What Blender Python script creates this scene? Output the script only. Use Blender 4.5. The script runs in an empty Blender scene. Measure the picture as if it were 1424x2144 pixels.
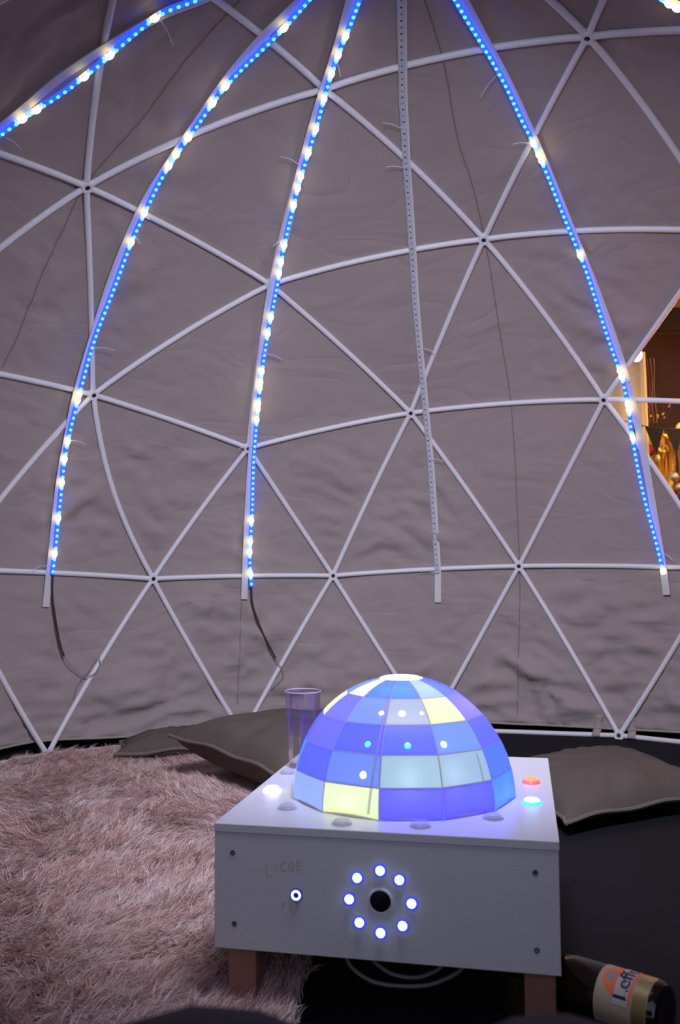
import bpy, math
import numpy as np
from mathutils import Matrix, Vector, Quaternion

sc = bpy.context.scene
col = sc.collection
rng = np.random.default_rng(7)
pi = math.pi
V3 = lambda *a: np.array(a, float)

# ------------------------------------------------------------------ camera
CAM = V3(-1.88218, 0.81847, 0.29582)
RIGHT = V3(-0.3137, -0.9494, -0.0137)
UP = V3(-0.0835, 0.0132, 0.9964)
FWD = V3(0.9459, -0.3137, 0.0834)
cd = bpy.data.cameras.new('camera')
camo = bpy.data.objects.new('camera', cd)
col.objects.link(camo)
m = Matrix(((RIGHT[0], UP[0], -FWD[0], CAM[0]), (RIGHT[1], UP[1], -FWD[1], CAM[1]),
            (RIGHT[2], UP[2], -FWD[2], CAM[2]), (0, 0, 0, 1)))
camo.matrix_world = m
cd.sensor_fit = 'HORIZONTAL'
cd.sensor_width = 36.0
cd.lens = 1853.84 / 1424 * 36.0
cd.clip_start = 0.02
cd.clip_end = 60
cd.dof.use_dof = True
cd.dof.focus_distance = 2.3
cd.dof.aperture_fstop = 9.0
sc.camera = camo

# ------------------------------------------------------------------ world, lights, exposure
sc.view_settings.view_transform = 'Standard'
sc.view_settings.look = 'None'
sc.view_settings.gamma = 1.0
sc.view_settings.use_curve_mapping = False
sc.view_settings.exposure = 0.0
sc.cycles.use_denoising = True
sc.cycles.sample_clamp_indirect = 4.0
sc.cycles.max_bounces = 6
sc.cycles.diffuse_bounces = 3
sc.cycles.glossy_bounces = 3
sc.cycles.use_adaptive_sampling = True
sc.cycles.adaptive_threshold = 0.02
sc.cycles.caustics_reflective = False
sc.cycles.caustics_refractive = False
w = bpy.data.worlds.new('world')
sc.world = w
w.use_nodes = True
bg = w.node_tree.nodes['Background']
bg.inputs['Color'].default_value = (0.78, 0.84, 1.12, 1)
bg.inputs['Strength'].default_value = 0.56


def area(name, loc, target, size, energy, color):
    d = bpy.data.lights.new(name, 'AREA')
    d.shape = 'DISK'
    d.size = size
    d.energy = energy
    d.color = color
    o = bpy.data.objects.new(name, d)
    o.location = loc
    o.rotation_euler = (Vector(target) - Vector(loc)).to_track_quat('-Z', 'Y').to_euler()
    col.objects.link(o)
    return o


# unseen fill light high beside the doorway, added to brighten the far wall
fill_ = area('wall_fill', (-0.80, 0.28, 1.34), (1.75, -0.54, -0.32), 0.5, 20.5, (0.94, 0.96, 1.16))
fill_.data.spread = math.radians(120)


def point(name, loc, energy, color, r=0.05):
    d = bpy.data.lights.new(name, 'POINT')
    d.energy = energy
    d.color = color
    d.shadow_soft_size = r
    o = bpy.data.objects.new(name, d)
    o.location = loc
    col.objects.link(o)
    return o


# red party lamp inside the dome, out of the picture to the right
point('red_lamp', (0.55, -1.55, 0.95), 2.3, (1.0, 0.14, 0.12), 0.12)

# ---- measured layout: (longitude, latitude) in degrees on the dome
STRIP = {
    1: ([(56.14, 49.03), (54.7, 52.38), (53.44, 55.79), (51.97, 59.19), (51.44, 62.69), (51.87, 66.14), (52.42, 69.56), (49.85, 72.79), (48.46, 76.11)],
        [(55.84, 49.48), (54.74, 52.82), (54.07, 56.22), (53.75, 59.65), (52.97, 63.01), (51.95, 66.28), (50.63, 69.57), (47.68, 72.73), (45.79, 76.0)]),
    2: ([(24.35, 10.43), (24.3, 13.59), (24.42, 16.77), (24.61, 19.96), (24.89, 23.14), (25.05, 26.3), (25.04, 29.44), (25.08, 32.57), (25.23, 35.7), (25.28, 38.78), (25.19, 41.83), (25.24, 44.86), (25.5, 47.87), (25.71, 50.65), (25.86, 53.57), (26.12, 56.44), (26.0, 59.23), (25.66, 61.97), (25.52, 64.68), (25.43, 67.34), (24.64, 69.89), (23.4, 72.37), (22.21, 74.83), (21.66, 77.3), (21.9, 79.76), (23.75, 82.18)],
        [(24.63, 6.68), (24.56, 9.95), (24.53, 13.24), (24.63, 16.55), (24.79, 19.86), (24.93, 23.16), (24.98, 26.45), (25.2, 29.73), (25.26, 32.98), (25.31, 36.22), (25.41, 39.43), (25.65, 42.61), (25.89, 45.76), (26.06, 48.66), (26.27, 51.72), (26.28, 54.71), (25.94, 57.62), (25.71, 60.5), (25.47, 63.33), (25.53, 66.14), (25.52, 68.88), (25.2, 71.54), (24.58, 74.13), (23.5, 76.65), (22.39, 79.13), (21.41, 81.57)]),
    3: ([(-1.07, 8.75), (-0.74, 12.06), (-0.72, 15.38), (-0.71, 18.71), (-0.56, 22.05), (-0.38, 25.37), (-0.31, 28.69), (-0.24, 31.98), (-0.14, 35.26), (-0.12, 38.51), (-0.16, 41.72), (-0.26, 44.89), (-0.24, 48.04), (-0.13, 50.95), (-0.05, 54.0), (-0.12, 57.01), (-0.04, 59.96), (-0.22, 62.85), (-0.33, 65.69), (-0.15, 68.48), (0.22, 71.22), (0.34, 73.89), (0.24, 76.48), (0.36, 79.02), (1.3, 81.52), (3.53, 83.95)],
        [(-0.22, 7.1), (-0.26, 10.41), (-0.26, 13.73), (-0.23, 17.07), (-0.18, 20.4), (-0.13, 23.74), (-0.09, 27.06), (0.03, 30.37), (0.07, 33.66), (0.15, 36.93), (0.3, 40.16), (0.41, 43.37), (0.49, 46.53), (0.34, 49.44), (-0.01, 52.47), (-0.08, 55.49), (0.09, 58.48), (0.15, 61.41), (0.25, 64.28), (0.38, 67.1), (0.5, 69.85), (0.62, 72.54), (1.1, 75.18), (2.32, 77.76), (4.41, 80.27), (8.18, 82.7)]),
    4: ([(-25.66, 10.24), (-25.48, 14.48), (-25.32, 18.73), (-25.17, 22.99), (-24.91, 27.24), (-24.61, 31.47), (-24.27, 35.67), (-23.92, 39.83), (-23.59, 43.95), (-23.31, 48.02), (-23.13, 52.02), (-22.8, 55.95), (-22.44, 59.8), (-22.02, 63.57), (-21.63, 67.26), (-21.12, 70.85), (-20.77, 74.36), (-20.29, 77.77), (-19.51, 81.08), (-18.04, 84.3)],
        [(-25.63, 6.3), (-25.73, 10.71), (-25.57, 15.14), (-25.41, 19.59), (-25.23, 24.04), (-24.95, 28.47), (-24.62, 32.87), (-24.26, 37.24), (-23.91, 41.57), (-23.6, 45.84), (-23.38, 50.04), (-23.1, 54.18), (-22.78, 58.22), (-22.34, 62.18), (-22.0, 66.05), (-21.5, 69.82), (-21.19, 73.48), (-20.8, 77.05), (-20.21, 80.5), (-19.13, 83.86)]),
    5: ([(-54.03, 9.55), (-53.62, 12.83), (-53.1, 16.31), (-52.71, 19.63), (-52.5, 22.99), (-52.48, 26.57), (-52.64, 29.95), (-52.64, 33.3), (-52.21, 36.79), (-51.84, 40.08), (-51.62, 43.37), (-51.41, 46.82), (-51.02, 50.03), (-50.61, 53.4), (-50.32, 56.56), (-50.12, 59.68), (-49.71, 62.93), (-49.19, 65.94), (-48.93, 68.92), (-48.27, 71.99), (-47.2, 74.83), (-45.93, 77.62), (-44.51, 80.53), (-43.1, 83.24)],
        [(-54.08, 7.03), (-53.92, 10.41), (-53.72, 14.0), (-53.57, 17.41), (-53.49, 20.83), (-53.38, 24.45), (-53.26, 27.87), (-53.11, 31.28), (-52.92, 34.87), (-52.61, 38.24), (-52.23, 41.57), (-51.82, 45.08), (-51.36, 48.35), (-50.88, 51.79), (-50.58, 55.02), (-50.31, 58.22), (-49.98, 61.54), (-49.72, 64.64), (-49.47, 67.69), (-49.07, 70.85), (-48.4, 73.77), (-47.91, 76.65), (-47.37, 79.63), (-46.41, 82.38)]),
    6: ([(-93.69, 63.67), (-93.75, 65.95), (-93.55, 68.19), (-93.57, 70.41), (-94.13, 72.67)],
        [(-93.44, 63.75), (-93.48, 66.02), (-93.26, 68.24), (-93.25, 70.46), (-93.76, 72.71)]),
}
WARM = {
    1: [55.2, 57.03, 61.4, 64.28, 68.76],
    2: [75.34, 67.45, 65.98, 61.22, 59.67, 57.83, 52.58, 49.45, 31.55, 30.65, 25.97, 23.75, 21.04, 17.0, 12.79],
    3: [76.68, 74.4, 72.2, 69.34, 65.82, 63.29, 60.56, 59.25, 57.22, 52.67, 50.52, 49.11, 43.17, 41.35, 36.87, 35.41, 34.8, 32.72, 31.98, 30.57, 17.09, 14.49, 13.19, 10.72],
    5: [62.89, 61.08, 60.34, 48.95, 34.29, 33.5, 30.27, 29.45, 26.46, 9.89],
    6: [67.23, 68.43],
}
SEAM = [
    [(35.39, 32.54), (35.1, 36.15), (35.32, 39.67), (35.5, 43.27), (35.62, 46.81), (35.9, 50.21), (35.8, 53.62), (35.29, 56.95), (34.91, 60.24), (35.0, 63.41), (36.19, 66.65), (36.75, 69.76), (37.48, 72.72), (38.68, 75.69)] ,
    [(-29.53, 80.89), (-31.86, 77.75), (-33.25, 74.31), (-33.73, 70.95), (-33.66, 67.5), (-33.96, 63.76), (-34.97, 60.2), (-35.56, 56.54), (-35.79, 52.57), (-36.09, 48.75), (-36.22, 44.87), (-36.36, 40.69), (-36.6, 36.71), (-36.78, 32.46), (-36.73, 28.4), (-36.64, 24.32), (-36.48, 19.98), (-36.36, 15.88), (-36.25, 11.79), (-36.14, 7.48), (-35.92, 3.43), (-35.66, -0.59), (-35.45, -4.8), (-35.29, -8.72)] ,
    [(0.27, 16.36), (0.11, 10.64), (0.1, 4.95), (0.25, -0.61), (0.48, -6.13)] ,
]
HEM = [(32.58, -0.317), (29.34, -0.292), (25.51, -0.285), (22.17, -0.29), (18.21, -0.302), (12.4, -0.313), (7.63, -0.297), (2.17, -0.268), (-3.33, -0.257), (-8.86, -0.269), (-15.64, -0.288), (-24.24, -0.307), (-35.41, -0.315), (-42.16, -0.316), (-47.86, -0.316), (-54.7, -0.31), (-58.74, -0.312)]
NODE = {3: (0.27, 26.38), 6: (0.54, 46.97), 8: (-0.14, 69.77), 84: (-35.82, 52.25), 5: (36.02, 52.64), 69: (-72.24, 69.92), 82: (-22.53, 31.12), 83: (-49.4, 31.0), 2: (22.69, 31.28), 15: (11.47, 9.74), 85: (-11.92, 9.9), 87: (-36.21, 10.77), 76: (-47.78, -9.99)}
TIES = {
    1: [((50.41, 69.13), (43.98, 68.46)), ((53.33, 53.24), (50.37, 53.21))] ,
    2: [((25.27, 52.13), (24.7, 52.26)), ((25.42, 49.9), (24.47, 49.46)), ((25.04, 36.79), (22.19, 37.1)), ((24.72, 26.0), (22.75, 25.8)), ((25.09, 11.47), (26.83, 11.08))] ,
    3: [((-0.85, 73.17), (-2.25, 72.36)), ((1.16, 61.85), (5.7, 62.6)), ((0.95, 52.7), (2.01, 52.2)), ((-0.29, 38.77), (-2.93, 38.33)), ((0.18, 26.79), (1.99, 26.59))] ,
    4: [((-20.77, 66.69), (-16.37, 67.6)), ((-21.72, 62.11), (-17.74, 62.48)), ((-24.5, 39.71), (-26.32, 39.31)), ((-25.07, 25.21), (-27.06, 25.0)), ((-25.43, 10.24), (-23.42, 10.45))] ,
    5: [((-47.29, 70.69), (-41.94, 69.25)), ((-48.79, 62.7), (-45.71, 63.3)), ((-53.26, 33.02), (-55.34, 33.94)), ((-54.32, 11.95), (-55.31, 11.3))] ,
}
CABLES = {
    2: ([(24.27, 10.4), (24.19, 8.92), (23.94, 7.17), (23.38, 4.53), (22.84, 2.33), (22.35, 0.99)], [(22.35, 0.99), (21.82, 0.2), (20.89, -0.79), (19.74, -1.48), (18.64, -1.23), (18.01, -0.16), (18.3, 0.53), (19.62, -1.16), (20.61, -2.29), (21.08, -3.55)]) ,
    3: ([(-1.07, 8.72), (-1.24, 6.64), (-1.89, 4.6), (-2.78, 2.45), (-3.89, 0.28), (-4.32, -0.52)], [(-4.32, -0.52), (-4.74, -1.38), (-5.23, -2.01), (-5.28, -2.79), (-4.77, -3.44), (-3.7, -4.24)]) ,
}
BULGE = {}
BEND = {(2, 15): 0.034, (2, 5): 0.016}   # sideways bow of single tubes (m)


# ------------------------------------------------------------------ helpers
def s2l(r, g, b):
    f = lambda c: (c / 255 / 12.92) if c / 255 <= 0.04045 else ((c / 255 + 0.055) / 1.055) ** 2.4
    return (f(r), f(g), f(b))


def mat(name, color, rough=0.6, metallic=0.0, emit=None, estr=1.0, spec=0.5, vary=0.0, vscale=8.0,
        bump=0.0, bscale=60.0, coat=0.0, alpha=1.0, sheen=0.0, trans=0.0):
    m = bpy.data.materials.new(name)
    m.use_nodes = True
    nt = m.node_tree
    b = nt.nodes['Principled BSDF']
    b.inputs['Base Color'].default_value = (*color, 1)
    b.inputs['Roughness'].default_value = rough
    b.inputs['Metallic'].default_value = metallic
    b.inputs['Specular IOR Level'].default_value = spec
    b.inputs['Coat Weight'].default_value = coat
    b.inputs['Alpha'].default_value = alpha
    b.inputs['Sheen Weight'].default_value = sheen
    b.inputs['Transmission Weight'].default_value = trans
    if emit:
        b.inputs['Emission Color'].default_value = (*emit, 1)
        b.inputs['Emission Strength'].default_value = estr
    if vary or bump:
        tc = nt.nodes.new('ShaderNodeTexCoord')
    if vary:
        n = nt.nodes.new('ShaderNodeTexNoise')
        n.inputs['Scale'].default_value = vscale
        n.inputs['Detail'].default_value = 5
        nt.links.new(tc.outputs['Object'], n.inputs['Vector'])
        mx = nt.nodes.new('ShaderNodeMix')
        mx.data_type = 'RGBA'
        mx.inputs[6].default_value = (*[c * (1 - vary) for c in color], 1)
        mx.inputs[7].default_value = (*[min(1, c * (1 + vary)) for c in color], 1)
        nt.links.new(n.outputs['Fac'], mx.inputs[0])
        nt.links.new(mx.outputs[2], b.inputs['Base Color'])
    if bump:
        n2 = nt.nodes.new('ShaderNodeTexNoise')
        n2.inputs['Scale'].default_value = bscale
        n2.inputs['Detail'].default_value = 4
        nt.links.new(tc.outputs['Object'], n2.inputs['Vector'])
        bp = nt.nodes.new('ShaderNodeBump')
        bp.inputs['Strength'].default_value = bump
        bp.inputs['Distance'].default_value = 0.004
        nt.links.new(n2.outputs['Fac'], bp.inputs['Height'])
        nt.links.new(bp.outputs['Normal'], b.inputs['Normal'])
    return m


class MB:
    """collects faces, builds ONE mesh object"""

    def __init__(self):
        self.v = []
        self.f = []
        self.mi = []

    def add(self, verts, faces, mi=0):
        o = len(self.v)
        self.v += [tuple(map(float, p)) for p in verts]
        self.f += [tuple(i + o for i in f) for f in faces]
        self.mi += [mi] * len(faces)
        return self

    def box(self, lo, hi, mi=0, M=None):
        x0, y0, z0 = lo
        x1, y1, z1 = hi
        vs = [(x0, y0, z0), (x1, y0, z0), (x1, y1, z0), (x0, y1, z0), (x0, y0, z1), (x1, y0, z1), (x1, y1, z1), (x0, y1, z1)]
        if M is not None:
            vs = [tuple(M @ Vector(p)) for p in vs]
        return self.add(vs, [(3, 2, 1, 0), (4, 5, 6, 7), (0, 1, 5, 4), (1, 2, 6, 5), (2, 3, 7, 6), (3, 0, 4, 7)], mi)

    def tube(self, pts, r, n=8, cap=True, mi=0):
        pts = np.array(pts, float)
        rr = np.full(len(pts), r) if np.isscalar(r) else np.array(r, float)
        t = np.gradient(pts, axis=0)
        t /= np.linalg.norm(t, axis=1, keepdims=True) + 1e-12
        ref = V3(0, 0, 1) if abs(t[0][2]) < 0.9 else V3(1, 0, 0)
        nv = np.cross(t[0], ref)
        nv /= np.linalg.norm(nv)
        vs = []
        for i in range(len(pts)):
            nv = nv - t[i] * (nv @ t[i])
            nv /= np.linalg.norm(nv) + 1e-12
            bv = np.cross(t[i], nv)
            for k in range(n):
                a = 2 * pi * k / n
                vs.append(pts[i] + rr[i] * (nv * math.cos(a) + bv * math.sin(a)))
        fs = []
        for i in range(len(pts) - 1):
            for k in range(n):
                fs.append((i * n + k, i * n + (k + 1) % n, (i + 1) * n + (k + 1) % n, (i + 1) * n + k))
        if cap:
            fs.append(tuple(range(n - 1, -1, -1)))
            fs.append(tuple((len(pts) - 1) * n + k for k in range(n)))
        return self.add(vs, fs, mi)

    def lathe(self, prof, n=24, mi=0, M=None, closed=False):
        vs = []
        for r, z in prof:
            for k in range(n):
                a = 2 * pi * k / n
                p = (r * math.cos(a), r * math.sin(a), z)
                vs.append(tuple(M @ Vector(p)) if M is not None else p)
        fs = []
        L = len(prof)
        for i in range(L - 1 if not closed else L):
            j = (i + 1) % L
            for k in range(n):
                fs.append((i * n + k, i * n + (k + 1) % n, j * n + (k + 1) % n, j * n + k))
        if not closed:
            fs.append(tuple(range(n - 1, -1, -1)))
            fs.append(tuple((L - 1) * n + k for k in range(n)))
        return self.add(vs, fs, mi)

    def grid(self, P, mi=0, flip=False):
        a, b = P.shape[:2]
        fs = []
        for i in range(a - 1):
            for j in range(b - 1):
                q = (i * b + j, i * b + j + 1, (i + 1) * b + j + 1, (i + 1) * b + j)
                fs.append(q[::-1] if flip else q)
        return self.add(P.reshape(-1, 3), fs, mi)

    def build(self, name, mats, parent=None, smooth=True, bevel=0, label=None, origin=None):
        me = bpy.data.meshes.new(name)
        v = self.v
        if origin is not None:
            v = [(p[0] - origin[0], p[1] - origin[1], p[2] - origin[2]) for p in v]
        me.from_pydata(v, [], self.f)
        for mt in (mats if isinstance(mats, (list, tuple)) else [mats]):
            me.materials.append(mt)
        if any(self.mi):
            me.polygons.foreach_set('material_index', self.mi)
        if smooth:
            me.polygons.foreach_set('use_smooth', [True] * len(me.polygons))
        me.update()
        o = bpy.data.objects.new(name, me)
        col.objects.link(o)
        if origin is not None:
            o.location = origin
        if parent is not None:
            o.parent = parent
        if bevel:
            bm_ = o.modifiers.new('bevel', 'BEVEL')
            bm_.width = bevel
            bm_.segments = 2
            bm_.limit_method = 'ANGLE'
        if smooth:
            try:
                me.set_sharp_from_angle(angle=math.radians(40))
            except Exception:
                pass
        if label:
            o['label'] = label
        return o


def tag(o, label=None, cat=None, group=None, kind=None):
    if label:
        o['label'] = label
    if cat:
        o['category'] = cat
    if group:
        o['group'] = group
    if kind:
        o['kind'] = kind
    return o


def thing(name, label, cat, loc=(0, 0, 0), group=None, rot=None):
    o = bpy.data.objects.new(name, None)
    o.empty_display_size = 0.05
    col.objects.link(o)
    if rot is not None:
        o.matrix_world = Matrix.Translation(Vector(loc)) @ rot.to_4x4()
    else:
        o.location = loc
    return tag(o, label, cat, group)


def dup(o, name, parent, mw=None):
    c = o.copy()
    c.name = name
    col.objects.link(c)
    c.parent = parent
    if mw is not None:
        c.matrix_local = mw
    return c


# vectorised value noise
def _h(i, j, k, s):
    n = (i * 374761393 + j * 668265263 + k * 2147483647 + s * 144665) & 0xFFFFFFFF
    n = ((n ^ (n >> 13)) * 1274126177) & 0xFFFFFFFF
    n = ((n ^ (n >> 16)) * 2246822519) & 0xFFFFFFFF
    return ((n ^ (n >> 15)) & 0xFFFFFF) / float(0xFFFFFF)


def vnoise(p, s=0):
    p = np.asarray(p, float)
    i = np.floor(p).astype(np.int64)
    f = p - i
    f = f * f * f * (f * (f * 6 - 15) + 10)
    r = 0
    for dx in (0, 1):
        for dy in (0, 1):
            for dz in (0, 1):
                wt = (f[..., 0] if dx else 1 - f[..., 0]) * (f[..., 1] if dy else 1 - f[..., 1]) * (f[..., 2] if dz else 1 - f[..., 2])
                r = r + wt * _h(i[..., 0] + dx, i[..., 1] + dy, i[..., 2] + dz, s)
    return r * 2 - 1


def fbm(p, s=0, o=3):
    r = 0
    a = 1.0
    for k in range(o):
        r = r + a * vnoise(np.asarray(p) * (2.03 ** k), s + k * 17)
        a *= 0.5
    return r


def catmull(P, n):
    P = np.array(P, float)
    Q = np.vstack([2 * P[0] - P[1], P, 2 * P[-1] - P[-2]])
    t = np.linspace(0, len(P) - 1, n)
    i = np.minimum(t.astype(int), len(P) - 2)
    u = (t - i)[:, None]
    a, b, c, d = Q[i], Q[i + 1], Q[i + 2], Q[i + 3]
    return 0.5 * ((2 * b) + (-a + c) * u + (2 * a - 5 * b + 4 * c - d) * u ** 2 + (-a + 3 * b - 3 * c + d) * u ** 3)


def sphp(ll, rad):
    lo, la = math.radians(ll[0]), math.radians(ll[1])
    return rad * V3(math.cos(la) * math.cos(lo), math.cos(la) * math.sin(lo), math.sin(la))


def frames(P):
    """tangent, inward normal, side along a path lying on the dome"""
    t = np.gradient(P, axis=0)
    t /= np.linalg.norm(t, axis=1, keepdims=True)
    n = -P / np.linalg.norm(P, axis=1, keepdims=True)
    n = n - t * (n * t).sum(1, keepdims=True)
    n /= np.linalg.norm(n, axis=1, keepdims=True)
    return t, n, np.cross(t, n)


R = 2.0            # dome radius (metres)
ZF = -0.354        # floor level; the dome's centre is the origin

# ------------------------------------------------------------------ materials
M_canvas = mat('canvas', (0.49, 0.41, 0.40), 0.95, spec=0.1, vary=0.05, vscale=2.2, bump=0.6, bscale=3.0)
nt = M_canvas.node_tree
wv = nt.nodes.new('ShaderNodeTexNoise')
wv.inputs['Scale'].default_value = 420
bp2 = nt.nodes.new('ShaderNodeBump')
bp2.inputs['Strength'].default_value = 0.25
bp2.inputs['Distance'].default_value = 0.001
tcn = [n for n in nt.nodes if n.type == 'TEX_COORD'][0]
bp1 = [n for n in nt.nodes if n.type == 'BUMP' and n != bp2][0]
bp1.inputs['Distance'].default_value = 0.03
# crinkled folds: stretched, warped noise folded into sharp creases
nz = [n for n in nt.nodes if n.type == 'TEX_NOISE' and abs(n.inputs['Scale'].default_value - 3.0) < 1e-6][0]
nz.inputs['Distortion'].default_value = 0.7
nz.inputs['Detail'].default_value = 2
mp = nt.nodes.new('ShaderNodeMapping')
mp.inputs['Rotation'].default_value = (0.5, 0.35, 0.6)
mp.inputs['Scale'].default_value = (0.7, 0.9, 2.2)
nt.links.new(tcn.outputs['Object'], mp.inputs['Vector'])
nt.links.new(mp.outputs['Vector'], nz.inputs['Vector'])
mr = nt.nodes.new('ShaderNodeMath')
mr.operation = 'SUBTRACT'
mr.inputs[1].default_value = 0.5
ma = nt.nodes.new('ShaderNodeMath')
ma.operation = 'ABSOLUTE'
nt.links.new(nz.outputs['Fac'], mr.inputs[0])
nt.links.new(mr.outputs[0], ma.inputs[0])
nt.links.new(ma.outputs[0], bp1.inputs['Height'])
nt.links.new(tcn.outputs['Object'], wv.inputs['Vector'])
nt.links.new(wv.outputs['Fac'], bp2.inputs['Height'])
nt.links.new(bp1.outputs['Normal'], bp2.inputs['Normal'])
nt.links.new(bp2.outputs['Normal'], nt.nodes['Principled BSDF'].inputs['Normal'])
# thin cloth lets some of the outside dusk through
tl = nt.nodes.new('ShaderNodeBsdfTranslucent')
tl.inputs['Color'].default_value = (0.50, 0.40, 0.375, 1)
nt.links.new(bp2.outputs['Normal'], tl.inputs['Normal'])
mxs = nt.nodes.new('ShaderNodeMixShader')
mxs.inputs[0].default_value = 0.22
nt.links.new(nt.nodes['Principled BSDF'].outputs[0], mxs.inputs[1])
nt.links.new(tl.outputs[0], mxs.inputs[2])
nt.links.new(mxs.outputs[0], nt.nodes['Material Output'].inputs['Surface'])
M_seam = mat('seam_thread', (0.27, 0.18, 0.16), 0.9)
M_hem = mat('canvas_hem', (0.44, 0.37, 0.33), 0.95, spec=0.1)
M_pipe = mat('white_pvc', (0.86, 0.84, 0.88), 0.45, vary=0.05, vscale=6)
M_bolt = mat('dark_bolt', (0.05, 0.045, 0.05), 0.4, metallic=0.6)
M_floor = mat('dark_floor', (0.008, 0.008, 0.012), 0.9, spec=0.2, vary=0.3, vscale=14, bump=0.3, bscale=150)
M_black = mat('black_sheet', (0.006, 0.006, 0.008), 0.8)
M_slat = mat('white_slat', (0.74, 0.72, 0.72), 0.6, vary=0.05, vscale=12)
M_sleeve_b = mat('sleeve_lit_blue', (0.10, 0.12, 0.30), 0.4, emit=(0.006, 0.055, 1.0), estr=2.2)
M_sleeve_w = mat('sleeve_lit_warm', (0.5, 0.45, 0.3), 0.4, emit=(1.0, 0.80, 0.32), estr=2.2)
M_sleeve_m = mat('sleeve_lit_mixed', (0.3, 0.35, 0.5), 0.4, emit=(0.28, 0.42, 1.0), estr=1.5)
M_sleeve_off = mat('sleeve_unlit', (0.60, 0.60, 0.70), 0.5)
M_led_b = mat('led_blue', (0.3, 0.6, 0.9), 0.3, emit=(0.04, 0.50, 1.0), estr=3.0)
M_led_w = mat('led_warm', (0.9, 0.9, 0.8), 0.3, emit=(1.0, 0.90, 0.58), estr=8.0)
M_led_off = mat('led_off', (0.30, 0.29, 0.34), 0.3)
M_chip = mat('chip_dark', (0.03, 0.03, 0.06), 0.4)
M_tie = mat('clear_tie', (0.75, 0.72, 0.80), 0.3)
M_brown = mat('brown_cable', (0.07, 0.035, 0.03), 0.5)
M_wire = mat('thin_wire', (0.28, 0.25, 0.25), 0.5)
M_lam = mat('white_laminate', (0.76, 0.75, 0.80), 0.32, vary=0.02, vscale=20, bump=0.08, bscale=500)
M_edge = mat('laminate_edge', (0.62, 0.58, 0.62), 0.5)
M_wood = mat('reddish_wood', (0.38, 0.17, 0.13), 0.6, vary=0.25, vscale=14)
M_clear = mat('clear_plastic', (0.74, 0.74, 0.88), 0.05, coat=1.0, alpha=0.28)
M_rug = mat('rug_backing', (0.22, 0.14, 0.13), 0.95)
M_cush = mat('linen', (0.125, 0.100, 0.088), 0.95, spec=0.1, vary=0.08, vscale=9, bump=0.5, bscale=260)
M_piping = mat('linen_piping', (0.18, 0.15, 0.13), 0.95, spec=0.1)
M_dark = mat('dark_trousers', (0.010, 0.011, 0.017), 0.9, vary=0.2, vscale=30)

# ------------------------------------------------------------------ geodesic layout (3-frequency icosahedron)
def ico3():
    phi = math.atan(0.5)
    V = [V3(0, 0, 1)]
    for k in range(5):
        a = 2 * pi * k / 5
        V.append(V3(math.cos(phi) * math.cos(a), math.cos(phi) * math.sin(a), math.sin(phi)))
    for k in range(5):
        a = 2 * pi * (k + .5) / 5
        V.append(V3(math.cos(phi) * math.cos(a), math.cos(phi) * math.sin(a), -math.sin(phi)))
    V.append(V3(0, 0, -1))
    F = []
    for k in range(5):
        u0, u1, l0, l1 = 1 + k, 1 + (k + 1) % 5, 6 + k, 6 + (k + 1) % 5
        F += [(0, u0, u1), (u0, l0, u1), (u1, l0, l1), (11, l0, l1)]
    pts, key = [], {}

    def add(p):
        p = p / np.linalg.norm(p)
        k = tuple(np.round(p, 5) + 0.0)
        if k not in key:
            key[k] = len(pts)
            pts.append(p)
        return key[k]
    T = []
    for f in F:
        A, B, C = [V[i] for i in f]
        ix = {}
        for i in range(4):
            for j in range(4 - i):
                ix[(i, j)] = add((A * i + B * j + C * (3 - i - j)) / 3)
        for (i, j) in ix:
            if (i + 1, j) in ix and (i, j + 1) in ix:
                T.append((ix[(i, j)], ix[(i + 1, j)], ix[(i, j + 1)]))
            if (i + 1, j) in ix and (i + 1, j - 1) in ix:
                T.append((ix[(i, j)], ix[(i + 1, j - 1)], ix[(i + 1, j)]))
    return np.array(pts), T


NP, TRI = ico3()
for k, v in NODE.items():
    NP[k] = sphp(v, 1.0)
base_ring = [i for i in range(len(NP)) if -0.2 < NP[i][2] < -0.15]
for i in base_ring:      # the bottom ring stands level on the floor
    h = math.hypot(NP[i][0], NP[i][1])
    z = (ZF + 0.0125) / R
    k = math.sqrt(1 - z * z) / h
    NP[i] = V3(NP[i][0] * k, NP[i][1] * k, z)
VIEW = V3(0.949, -0.315, 0)
# the doorway: nodes close to the camera are left out
keep = [NP[i][2] > -0.21 and np.linalg.norm(NP[i] * R - CAM) > 0.50 for i in range(len(NP))]
EDGE = sorted({tuple(sorted(e)) for t in TRI for e in ((t[0], t[1]), (t[1], t[2]), (t[0], t[2])) if keep[e[0]] and keep[e[1]]})
TRIS = [t for t in TRI if all(keep[i] for i in t)]
OPEN = [{83, 67, 64}, {83, 64, 78}]      # the open window on the right
APEX = 9

# ------------------------------------------------------------------ floor
o = MB().box((-7, -8, ZF - 0.1), (9, 6, ZF)).build('floor', M_floor, smooth=False)
tag(o, 'dark charcoal floor mat under the box and rug', None, None, 'structure')

# black ground sheet standing behind the canvas hem
mb = MB()
lons = np.radians(np.linspace(-100, 62, 90))
P = np.array([[(rr * math.cos(a), rr * math.sin(a), z) for a in lons] for rr, z in ((2.05, ZF + 0.001), (2.045, ZF + 0.08), (2.04, ZF + 0.19))])
mb.grid(P)
P2 = P.copy()
P2[..., :2] *= 1.002
mb.grid(P2, flip=True)
o = mb.build('trim_1', M_black)
tag(o, 'black ground sheet edge showing below the canvas hem', None, None, 'structure')

# ------------------------------------------------------------------ canvas cover
hl = np.array(HEM)
hl = hl[np.argsort(hl[:, 0])]


def hem_z(lon):
    return np.interp(lon, hl[:, 0], hl[:, 1])


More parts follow.
